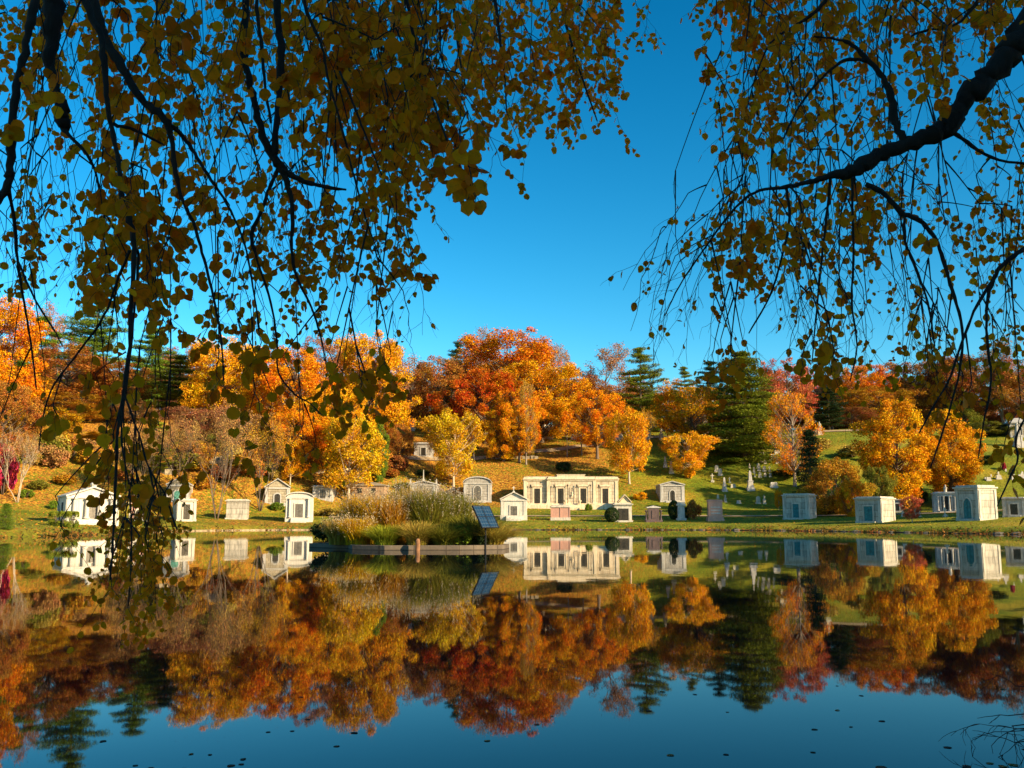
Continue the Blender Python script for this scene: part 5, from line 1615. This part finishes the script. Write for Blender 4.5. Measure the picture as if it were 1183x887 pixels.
# ---- left tree
LT = Overhang(3, (-6.4, 0.6, gz(-6.4, 0.6)), (-5.2, 1.6, 6.2))
L = LT
L.limb_px([(72, -60, 24, 4.6), (62, -10, 22, 4.6), (60, 25, 20, 4.6), (57, 62, 13, 4.6), (62, 95, 11, 4.6), (70, 122, 14, 4.6), (73, 142, 17, 4.6), (76, 152, 5, 4.6), (100, 178, 3.5, 4.6), (112, 205, 2.5, 4.7), (122, 260, 2, 4.8)], link=1)
L.limb_px([(52, -60, 9, 4.2), (40, 5, 9, 4.2), (33, 40, 9, 4.2), (22, 90, 8.5, 4.2), (14, 140, 9, 4.2), (12, 190, 9, 4.2), (8, 212, 10, 4.2), (-6, 238, 9, 4.2), (-30, 270, 7, 4.2)], link=1)
L.limb_px([(8, 212, 5, 4.2), (16, 250, 3.5, 4.3), (20, 300, 3, 4.4), (28, 350, 2.5, 4.5), (36, 400, 2, 4.6), (42, 450, 1.6, 4.6)])
L.limb_px([(20, 300, 2.5, 4.4), (40, 345, 2.3, 4.4), (62, 380, 1.8, 4.4), (72, 400, 1.4, 4.4)])
L.limb_px([(84, -60, 9, 4.0), (100, 5, 8, 4.0), (115, 40, 7.5, 4.0), (121, 80, 6.5, 4.0), (126, 130, 6, 4.0), (135, 175, 5.5, 4.0), (141, 225, 6, 4.0), (150, 258, 7, 4.0), (155, 285, 5.5, 4.0), (152, 340, 4.6, 4.0), (150, 400, 4, 4.0),
            (143, 450, 3.6, 4.0), (136, 500, 3.2, 4.0), (133, 560, 3, 4.0), (131, 620, 2.4, 4.0), (127, 670, 1.8, 4.0)], link=1)
L.limb_px([(155, 285, 4, 4.0), (160, 300, 3, 4.1), (155, 360, 2.6, 4.1), (148, 430, 2.4, 4.2), (140, 500, 2, 4.2), (150, 570, 1.8, 4.2), (152, 640, 1.6, 4.2), (148, 700, 1.3, 4.2)])
L.limb_px([(150, 290, 3.4, 4.0), (137, 320, 3, 4.1), (120, 365, 2.6, 4.2), (92, 405, 2.2, 4.3), (62, 445, 1.9, 4.4), (50, 480, 1.5, 4.5), (45, 520, 1.2, 4.5)])
L.limb_px([(143, 455, 2.4, 4.1), (160, 500, 2, 4.1), (172, 540, 1.8, 4.1), (190, 570, 1.6, 4.1), (200, 600, 2, 4.1), (205, 612, 1.5, 4.1)])
L.limb_px([(95, -60, 11, 4.4), (112, 15, 10, 4.4), (124, 50, 11, 4.4), (145, 85, 9.5, 4.4), (168, 118, 9, 4.4), (190, 138, 9, 4.4), (198, 160, 6, 4.4), (203, 200, 5, 4.4), (210, 228, 4.4, 4.4), (225, 262, 4, 4.4), (236, 300, 3.4, 4.4),
            (247, 345, 2.8, 4.4), (256, 395, 2.2, 4.4), (258, 440, 1.6, 4.4)], link=1)
L.limb_px([(190, 138, 5.5, 4.4), (212, 158, 5, 4.5), (228, 182, 4, 4.5), (243, 207, 3.4, 4.5), (262, 235, 2.8, 4.6), (282, 280, 2.4, 4.6), (292, 330, 2, 4.6), (300, 380, 1.6, 4.6)])
L.limb_px([(121, 62, 5, 4.4), (124, 100, 4.5, 4.4), (128, 140, 4, 4.5), (150, 148, 3.6, 4.5), (172, 158, 3, 4.6), (190, 168, 2, 4.6)])
L.limb_px([(286, -60, 9, 4.8), (283, 20, 9, 4.8), (281, 62, 10, 4.8), (290, 100, 8, 4.8), (297, 135, 8, 4.8), (308, 168, 9, 4.8), (320, 188, 11, 4.8), (333, 200, 7.5, 4.8), (352, 210, 5.5, 4.8), (372, 215, 4.5, 4.8), (400, 219, 2.5, 4.8)], link=1)
L.limb_px([(322, -60, 8, 4.9), (320, 20, 8, 4.9), (325, 60, 8.5, 4.9), (322, 110, 7, 4.9), (318, 160, 7, 4.8), (316, 182, 7, 4.8)], link=1)
L.limb_px([(296, -60, 4, 4.6), (297, 10, 4, 4.6), (302, 50, 4, 4.6), (306, 100, 3.6, 4.6), (313, 142, 3, 4.6)], link=1)
L.limb_px([(324, 194, 7, 4.8), (333, 215, 7, 4.8), (338, 250, 4.5, 4.8), (337, 290, 3.6, 4.8), (345, 325, 3, 4.8), (360, 355, 2.4, 4.8), (372, 395, 2, 4.8), (378, 430, 1.4, 4.8)])
L.limb_px([(322, 192, 4.5, 4.8), (311, 218, 4, 4.8), (302, 245, 4, 4.8), (291, 272, 5, 4.8), (297, 300, 3, 4.8), (313, 350, 2.6, 4.8), (320, 395, 2.2, 4.8), (322, 430, 2, 4.8), (340, 455, 1.8, 4.8), (358, 466, 1.5, 4.8), (372, 480, 1.2, 4.8)])
L.limb_px([(348, -60, 5, 4.3), (352, 5, 4.5, 4.3), (364, 35, 4, 4.3), (374, 60, 3.2, 4.3), (378, 88, 3, 4.3), (390, 130, 2.8, 4.3), (402, 175, 2.5, 4.3), (412, 215, 2.2, 4.3), (425, 260, 1.8, 4.3), (440, 300, 1.3, 4.3)], link=1)
L.limb_px([(392, 82, 3, 4.3), (408, 120, 2.8, 4.3), (424, 160, 2.3, 4.3), (438, 195, 1.9, 4.3), (455, 240, 1.4, 4.3)])
L.limb_px([(460, -60, 5, 5.2), (470, 0, 4, 5.2), (480, 50, 3.2, 5.2), (495, 100, 2.8, 5.0), (512, 150, 2.2, 4.6), (530, 190, 1.8, 4.3), (545, 215, 1.3, 4.1)], link=1)
L.limb_px([(566, -60, 6, 8.0), (572, 0, 4.5, 8.0), (577, 40, 3.4, 8.0), (583, 90, 2.6, 8.0), (585, 130, 1.6, 8.0)], link=1)
L.limb_px([(640, -60, 6, 8.4), (648, 0, 4, 8.4), (660, 50, 2.8, 8.4), (676, 100, 2, 8.4), (690, 140, 1.4, 8.4)], link=1)
L.limb_px([(520, -60, 5, 7.0), (524, 0, 3.6, 7.0), (530, 60, 2.4, 7.0), (540, 110, 1.6, 7.0)], link=1)
# canopy
L.fill(-30, 75, -40, 190, 3.7, 5.0, 22, .62, .068)
L.fill(60, 215, -50, 60, 3.9, 5.2, 26, .62, .068)
L.fill(120, 225, 40, 190, 3.7, 5.2, 26, .70, .068)
L.fill(75, 125, 60, 210, 5, 7, 12, .10, .055, side=.8)
L.fill(215, 285, -50, 60, 5, 7, 10, .35, .055)
L.fill(215, 280, 60, 230, 5, 7, 14, .12, .05)
L.fill(225, 290, 30, 135, 6, 7.5, 9, .5, .055)
L.fill(285, 400, -60, 140, 3.9, 5.4, 52, .85, .068)
L.fill(395, 545, -60, 60, 4.2, 6, 48, .85, .066)
L.fill(390, 525, 40, 150, 4.2, 6, 52, .9, .066)
L.fill(430, 545, 90, 205, 3.6, 4.8, 36, .85, .064)
L.fill(330, 450, 110, 190, 4.2, 5.2, 18, .6, .062)
L.fill(535, 620, -50, 130, 6.8, 8.6, 58, .82, .072, length=(40, 90))
L.fill(600, 715, -50, 158, 7.2, 9.0, 80, .85, .074, length=(40, 90))
L.fill(700, 755, -50, 45, 8, 9, 8, .55, .07, length=(30, 60), slant=.1)
L.fill(560, 640, 90, 160, 7.5, 9.0, 14, .6, .07, length=(30, 55))
L.fill(20, 130, 170, 300, 3.9, 5.2, 12, .35, .055)
L.fill(110, 190, 180, 330, 3.6, 4.6, 34, .85, .064, length=(50, 100))
L.fill(-10, 60, 190, 260, 3.8, 4.6, 8, .5, .058)
L.fill(-10, 120, 250, 430, 4.6, 6.5, 20, .05, .05, length=(80, 150), side=1.0)
L.fill(30, 80, 270, 340, 4.2, 5.0, 4, .5, .05, length=(40, 70))
L.fill(135, 200, 300, 420, 3.8, 4.6, 13, .7, .056, length=(50, 100))
L.fill(215, 275, 180, 260, 4.0, 5.0, 12, .7, .062, length=(40, 80))
L.fill(240, 330, 230, 330, 4.0, 5.2, 14, .55, .058)
L.fill(230, 330, 320, 420, 4.2, 5.2, 18, .75, .058, length=(50, 90))
L.fill(300, 350, 190, 300, 5, 6, 8, .1, .05)
L.fill(345, 470, 200, 330, 4.2, 5.4, 44, .82, .056, length=(40, 90))
L.fill(380, 480, 300, 400, 5, 6.5, 12, .06, .05, length=(50, 90))
L.fill(330, 400, 310, 380, 4.8, 5.6, 8, .35, .05, length=(40, 70))
L.fill(375, 455, 385, 480, 4.3, 5.0, 10, .8, .062, length=(40, 70))
L.fill(240, 330, 410, 530, 4.4, 5.4, 9, .45, .056, length=(50, 100))
L.fill(100, 200, 400, 520, 4.0, 4.8, 13, .55, .058, length=(50, 100))
L.fill(0, 110, 430, 540, 4.4, 5.2, 6, .4, .055, length=(40, 90))
L.fill(60, 200, 480, 580, 4.0, 4.6, 12, .65, .058, length=(40, 80))
L.fill(125, 190, 540, 715, 3.7, 4.2, 40, .8, .036, length=(50, 100))
L.fill(60, 130, 580, 660, 4.2, 4.6, 5, .35, .05, length=(40, 70))
L.fill(330, 420, 480, 560, 4.6, 5.4, 6, .4, .05, length=(40, 70))
for cx, cy, rx, ry, Y, n in [(530, 170, 26, 22, 3.8, 16), (545, 215, 14, 22, 3.7, 8), (150, 225, 30, 30, 3.8, 26), (60, 100, 34, 34, 3.9, 22), (455, 65, 40, 34, 4.0, 34), (505, 95, 30, 24, 4.3, 22), (435, 20, 40, 30, 4.2, 30),
                             (395, 425, 18, 14, 4.3, 9), (420, 440, 18, 14, 4.2, 10), (425, 470, 22, 12, 4.3, 9), (400, 165, 18, 18, 4.6, 14), (180, 30, 40, 30, 4.0, 30), (190, 80, 40, 26, 4.0, 26),
                             (180, 585, 12, 10, 4.1, 5), (170, 330, 20, 20, 4.0, 12), (280, 60, 16, 16, 4.4, 6), (300, 210, 14, 12, 4.4, 6), (125, 520, 26, 18, 4.0, 9), (60, 480, 22, 14, 4.3, 8),
                             (250, 430, 16, 14, 4.6, 8), (300, 400, 18, 20, 4.5, 12), (235, 225, 16, 16, 4.3, 8)]:
    L.clump(cx, cy, rx, ry, Y, n, .066)
# fine leafless whips and small leaves deeper in the canopy
L.fill(-20, 560, -40, 230, 6, 8.5, 60, .10, .05, length=(70, 150))
L.fill(60, 480, -40, 200, 7, 9, 60, .5, .062, length=(50, 110))
L.fill(0, 480, 200, 360, 6, 8, 24, .10, .05, length=(60, 130))
# the rest of the crown, above and beside the picture
L.fill(-420, -60, -300, 250, 3.5, 7.5, 40, .6, .068, length=(90, 200))
L.fill(-200, 760, -420, -60, 3.6, 8.0, 24, .4, .070, length=(90, 200))
LT.build('left overhanging tree whose leafy strands hang down to the water')

# ---- right tree
RT = Overhang(5, (6.2, 0.2, gz(6.2, 0.2)), (5.6, 2.2, 5.6))
L = RT
L.limb_px([(1260, -50, 36, 5.2), (1215, 5, 36, 5.2), (1180, 45, 31, 5.2), (1152, 75, 27, 5.2), (1128, 100, 23, 5.2), (1106, 125, 22, 5.2), (1090, 148, 25, 5.2), (1068, 160, 17, 5.2), (1040, 170, 15, 5.2), (1015, 180, 16, 5.2), (995, 192, 19, 5.2),
            (975, 200, 12, 5.2), (955, 204, 7, 5.2), (930, 212, 5, 5.2), (900, 217, 4.2, 5.2), (872, 222, 3.4, 5.3), (845, 245, 2.6, 5.4), (815, 285, 2, 5.5), (785, 330, 1.6, 5.6), (768, 365, 1.2, 5.6)], link=1)
L.limb_px([(1046, 165, 9, 5.2), (1036, 145, 8.5, 5.2), (1030, 115, 8.5, 5.2), (1020, 90, 7.5, 5.2), (1002, 68, 6, 5.2), (985, 52, 5, 5.2), (965, 45, 3, 5.2), (940, 42, 2, 5.2)])
L.limb_px([(1002, 70, 4.5, 5.2), (975, 70, 4, 5.2), (950, 90, 3.2, 5.2), (925, 120, 2.6, 5.2), (905, 160, 2, 5.2)])
L.limb_px([(1094, 150, 6, 5.2), (1112, 160, 4.5, 5.2), (1145, 182, 3.6, 5.2), (1190, 190, 3, 5.2)])
L.limb_px([(1000, 212, 6.5, 5.2), (1022, 224, 5.5, 5.2), (1040, 245, 6, 5.2), (1062, 255, 5.5, 5.2), (1078, 272, 4.5, 5.2), (1090, 300, 4, 5.2), (1100, 335, 3.6, 5.2), (1112, 380, 3, 5.2), (1108, 430, 2.4, 5.2), (1095, 480, 2, 5.2), (1075, 540, 1.6, 5.2)])
L.limb_px([(1045, 250, 3.4, 5.2), (1046, 280, 3, 5.2), (1058, 310, 2.6, 5.2), (1072, 350, 2.2, 5.2), (1080, 400, 1.6, 5.2)])
L.limb_px([(1240, 255, 7, 5.0), (1195, 280, 6, 5.0), (1165, 300, 5, 5.0), (1150, 318, 4.5, 5.0), (1140, 350, 3.4, 5.0), (1141, 400, 2.8, 5.0), (1145, 440, 2.3, 5.0), (1136, 490, 1.9, 5.0), (1130, 530, 1.3, 5.0)], link=1)
L.limb_px([(1150, 318, 3.4, 5.0), (1125, 360, 3, 5.0), (1110, 400, 2.6, 5.0), (1096, 440, 2.3, 5.0), (1078, 470, 2, 5.0), (1062, 500, 1.6, 5.0)])
L.limb_px([(1215, 420, 3, 4.6), (1190, 470, 2.6, 4.6), (1174, 505, 2.4, 4.6), (1176, 530, 2.2, 4.6), (1165, 555, 1.9, 4.6), (1152, 585, 1.2, 4.6)])
L.limb_px([(985, -50, 6, 5.4), (962, -10, 5, 5.4), (940, 15, 4.4, 5.4), (918, 30, 3.2, 5.4), (890, 50, 2.4, 5.4), (872, 90, 1.6, 5.4)], link=1)
L.limb_px([(1160, -50, 6, 5.4), (1130, 0, 4.4, 5.4), (1105, 28, 3.4, 5.4), (1070, 35, 3, 5.4), (1045, 45, 2.4, 5.4)], link=1)
L.limb_px([(908, 216, 3.6, 5.2), (912, 250, 3, 5.2), (905, 290, 2.4, 5.2), (890, 340, 2, 5.3), (865, 385, 1.5, 5.4)])
L.limb_px([(985, 205, 4, 5.2), (985, 240, 3, 5.2), (986, 300, 2.6, 5.2), (984, 350, 2.2, 5.3), (990, 400, 1.6, 5.3), (982, 440, 1.2, 5.3)])
L.limb_px([(960, 206, 3.6, 5.2), (955, 250, 2.8, 5.3), (948, 310, 2.2, 5.3), (942, 370, 1.6, 5.4), (938, 420, 1.2, 5.4)])
L.fill(822, 960, -60, 90, 5, 6.6, 60, .8, .062, length=(50, 100))
L.fill(835, 950, 60, 200, 5, 6.6, 42, .62, .060, length=(50, 100))
L.fill(940, 1050, -60, 60, 5, 6.6, 26, .6, .060, length=(50, 100))
L.fill(940, 1030, 60, 180, 5, 6.6, 18, .42, .058, length=(50, 100))
L.fill(1040, 1200, -60, 60, 4.6, 6.4, 54, .75, .060, length=(50, 100))
L.fill(1060, 1110, 30, 100, 4.4, 5.6, 10, .6, .066, length=(40, 80))
L.fill(1110, 1200, 90, 200, 4.6, 6.4, 16, .5, .058, length=(50, 100))
L.fill(835, 1000, 195, 330, 4.8, 6.2, 60, .72, .060, length=(50, 100))
L.fill(1000, 1090, 180, 300, 5, 6.4, 22, .35, .055, length=(50, 100))
L.fill(1085, 1200, 190, 330, 5, 6.4, 26, .42, .055, length=(50, 100))
L.fill(755, 850, 235, 440, 5.2, 6.4, 26, .10, .05, length=(80, 150), slant=-.25)
L.fill(840, 960, 300, 440, 5.2, 6.4, 26, .10, .05, length=(70, 140), slant=.05)
L.fill(950, 1090, 300, 450, 5.2, 6.4, 30, .18, .052, length=(70, 140))
L.fill(760, 850, 300, 400, 5.2, 6, 4, .35, .05, length=(50, 90))
L.fill(825, 900, 395, 430, 5.0, 5.6, 8, .6, .056, length=(30, 55))
L.fill(925, 985, 350, 460, 4.8, 5.6, 12, .6, .062, length=(40, 80))
L.fill(1040, 1170, 370, 460, 4.9, 5.8, 24, .5, .054, length=(40, 90))
L.fill(1130, 1200, 330, 440, 4.7, 5.6, 9, .45, .056, length=(50, 90))
L.fill(1060, 1150, 430, 510, 4.9, 5.6, 8, .3, .052, length=(50, 90))
L.fill(1162, 1200, 470, 570, 4.4, 5.0, 7, .5, .062, length=(40, 80))
for cx, cy, rx, ry, Y, n in [(905, 45, 34, 30, 5.0, 26), (860, 120, 30, 26, 5.2, 18), (925, 265, 32, 26, 5.0, 22), (860, 300, 26, 20, 5.2, 16), (958, 385, 16, 18, 4.8, 10), (965, 420, 14, 14, 4.8, 8), (1085, 90, 12, 16, 4.3, 7), (1150, 20, 34, 24, 4.6, 20),
                             (1070, 275, 12, 10, 5.2, 8), (940, 330, 20, 16, 5.1, 10), (990, 250, 24, 20, 5.2, 14), (1120, 455, 20, 16, 5.0, 10), (845, 415, 12, 10, 5.2, 7), (1050, 240, 14, 12, 5.3, 6)]:
    L.clump(cx, cy, rx, ry, Y, n, .062)
L.fill(830, 1190, -40, 330, 6, 8.5, 60, .12, .055, length=(70, 150))
L.fill(1200, 1520, -300, 400, 4.0, 7.0, 60, .55, .062, length=(90, 200))
L.fill(820, 1400, -420, -60, 4.2, 7.5, 20, .4, .062, length=(90, 200))
RT.build('right overhanging tree with one thick dark limb and fine bare twigs')

# ---- wood on the near bank behind the camera, which keeps the hanging branches in shade
for i, (x, y, h, r, k) in enumerate([(13, -6, 15, 7.5, 'broad_a'), (19, -17, 18, 8, 'broad_d'), (27, -10, 18, 8, 'broad_c'), (31, -24, 20, 9, 'broad_c'), 
                                     (42, -18, 20, 9, 'broad_a'), (24, -32, 15, 8, 'broad_c'), (21, -4, 22, 7.0, 'broad_d'), (12, -22, 15, 7, 'broad_c')]):
    plant(k, (x, y, gz(x, y)), h, r, ['gold', 'rust', 'olive'][i % 3], 'tree of the wood on the near bank behind the viewer', group='wood on the near bank')

# ---- floating leaves
def float_leaf(seed):
    rng = np.random.default_rng(seed); mb = MB()
    pts = [(x * (1 + rng.uniform(-.15, .15)), y - .5, .0 + .10 * abs(x) * rng.uniform(.0, 1.2) + .06 * rng.uniform(0, 1) * (y - .5) ** 2) for x, y, z in LEAF]
    mb.add(pts, [(0, 1, 2, 3, 4, 5), (0, 5, 6, 7, 8, 9)])
    return mb.mesh('floating_leaf', M['leaf'])
FL = [float_leaf(i) for i in range(6)]
rd = random.Random(12); cnt = 0
def put_leaf(x, y, s, label='fallen brown leaf floating on the open water', group='leaves floating on the pond'):
    o = link_mesh('floating_leaf', FL[rd.randrange(6)]); o.location = (x, y, .0015); o.scale = (s, s, s * rd.uniform(.6, 1.6)); o.rotation_euler = (0, 0, rd.uniform(0, 6.28))
    o.color = (*rd.choice([(.08, .03, .01), (.20, .08, .02), (.45, .2, .03), (.10, .05, .02)]), 1)
    tag(o, label, 'leaf', group)
for i in range(75):
    py = 665 + 222 * rd.random() ** .8; px = rd.uniform(120, 1183)
    if py < 760 and rd.random() < .6: continue
    Yv = CAM_H * F / (py - 600); p = at(px, py, min(Yv, 22))
    put_leaf((px - 591.5) / F * Yv * 1.0, Yv, rd.uniform(.02, .04))
for i in range(45):
    py = rd.gauss(880, 6); px = 1183 - abs(rd.gauss(0, 70))
    py = max(py, 862)
    Yv = CAM_H * F / (py - 600)
    put_leaf((px - 591.5) / F * Yv, Yv, rd.uniform(.035, .06), 'brown leaf in the drift of leaves at the lower right corner of the pond', 'drift of leaves at the lower right')
for i in range(26):
    py = rd.uniform(868, 888); px = rd.uniform(165, 235)
    Yv = CAM_H * F / (py - 600)
    if i % 2: put_leaf((px - 591.5) / F * Yv, Yv, rd.uniform(.02, .045))
# bare twigs of a bankside bush dipping towards the water at the lower right
S = Overhang(77, (4.4, 1.6, gz(4.4, 1.6)), (4.3, 2.2, 1.2))
def bank_bush():
    t = thing('bankside_shrub', 'leafless dark twigs reaching over the water at the lower right corner', 'shrub', (3.9, 2.4, gz(3.9, 2.4)))
    for k in range(9):
        e = at(rd.uniform(1160, 1200), rd.uniform(790, 870), rd.uniform(4.4, 5.0))
        s = Vector((3.9 + rd.uniform(-.1, .1), 2.4, gz(3.9, 2.4)))
        mid = (s + e) * .5 + Vector((0, 0, .35 + rd.uniform(0, .2)))
        P = curve3(s, mid, e, 8); S.twig.tube(P, [.012 - .0012 * j for j in range(9)], 5)
        for j in range(3, 9):
            S.twiglet(P[j].copy(), Vector((rd.uniform(-1, .3), rd.uniform(-.2, .6), rd.uniform(-.5, .5))), rd.uniform(.12, .3), 2, 0, .05, .0024)
    S.twig.v = [(x - t.location.x, y - t.location.y, z - t.location.z) for x, y, z in S.twig.v]
    S.twig.build('stems', M['darkbark'], t)
bank_bush()
# ------------------------------------------------------------------ light and sky
SUN_EL = R(23); SUN_AZ = math.atan2(0.84, -0.54)      # clockwise from +Y
to_sun = Vector((math.sin(SUN_AZ) * math.cos(SUN_EL), math.cos(SUN_AZ) * math.cos(SUN_EL), math.sin(SUN_EL)))
sd = bpy.data.lights.new('sun', 'SUN'); so = bpy.data.objects.new('sun', sd); C.objects.link(so)
so.rotation_euler = (-to_sun).to_track_quat('-Z', 'Y').to_euler()
sd.energy = 5.0; sd.angle = R(0.5); sd.color = (1.0, 0.77, 0.46)
W = bpy.data.worlds.new('World'); SC.world = W; W.use_nodes = True
nt = W.node_tree
for n in list(nt.nodes): nt.nodes.remove(n)
sky = N(nt, 'ShaderNodeTexSky'); sky.sky_type = 'NISHITA'; sky.sun_disc = False
sky.sun_elevation = SUN_EL; sky.sun_rotation = SUN_AZ; sky.air_density = 1.0; sky.dust_density = 0.3; sky.ozone_density = 2.5
hs = N(nt, 'ShaderNodeHueSaturation'); hs.inputs['Saturation'].default_value = 1.42; hs.inputs['Value'].default_value = 1.0; hs.inputs['Hue'].default_value = 0.474
bg = N(nt, 'ShaderNodeBackground'); bg.inputs[1].default_value = 0.05
wo = nt.nodes.new('ShaderNodeOutputWorld')
nt.links.new(sky.outputs[0], hs.inputs['Color']); gm = N(nt, 'ShaderNodeGamma'); gm.inputs[1].default_value = 1.4
nt.links.new(hs.outputs[0], gm.inputs[0]); nt.links.new(gm.outputs[0], bg.inputs[0]); nt.links.new(bg.outputs[0], wo.inputs[0])
SC.render.engine = 'CYCLES'
SC.cycles.max_bounces = 6; SC.cycles.diffuse_bounces = 3; SC.cycles.glossy_bounces = 3; SC.cycles.transmission_bounces = 3
SC.cycles.use_denoising = True
SC.view_settings.view_transform = 'Standard'; SC.view_settings.look = 'None'
SC.view_settings.gamma = 1.0; SC.view_settings.exposure = 1.1; SC.view_settings.use_curve_mapping = False
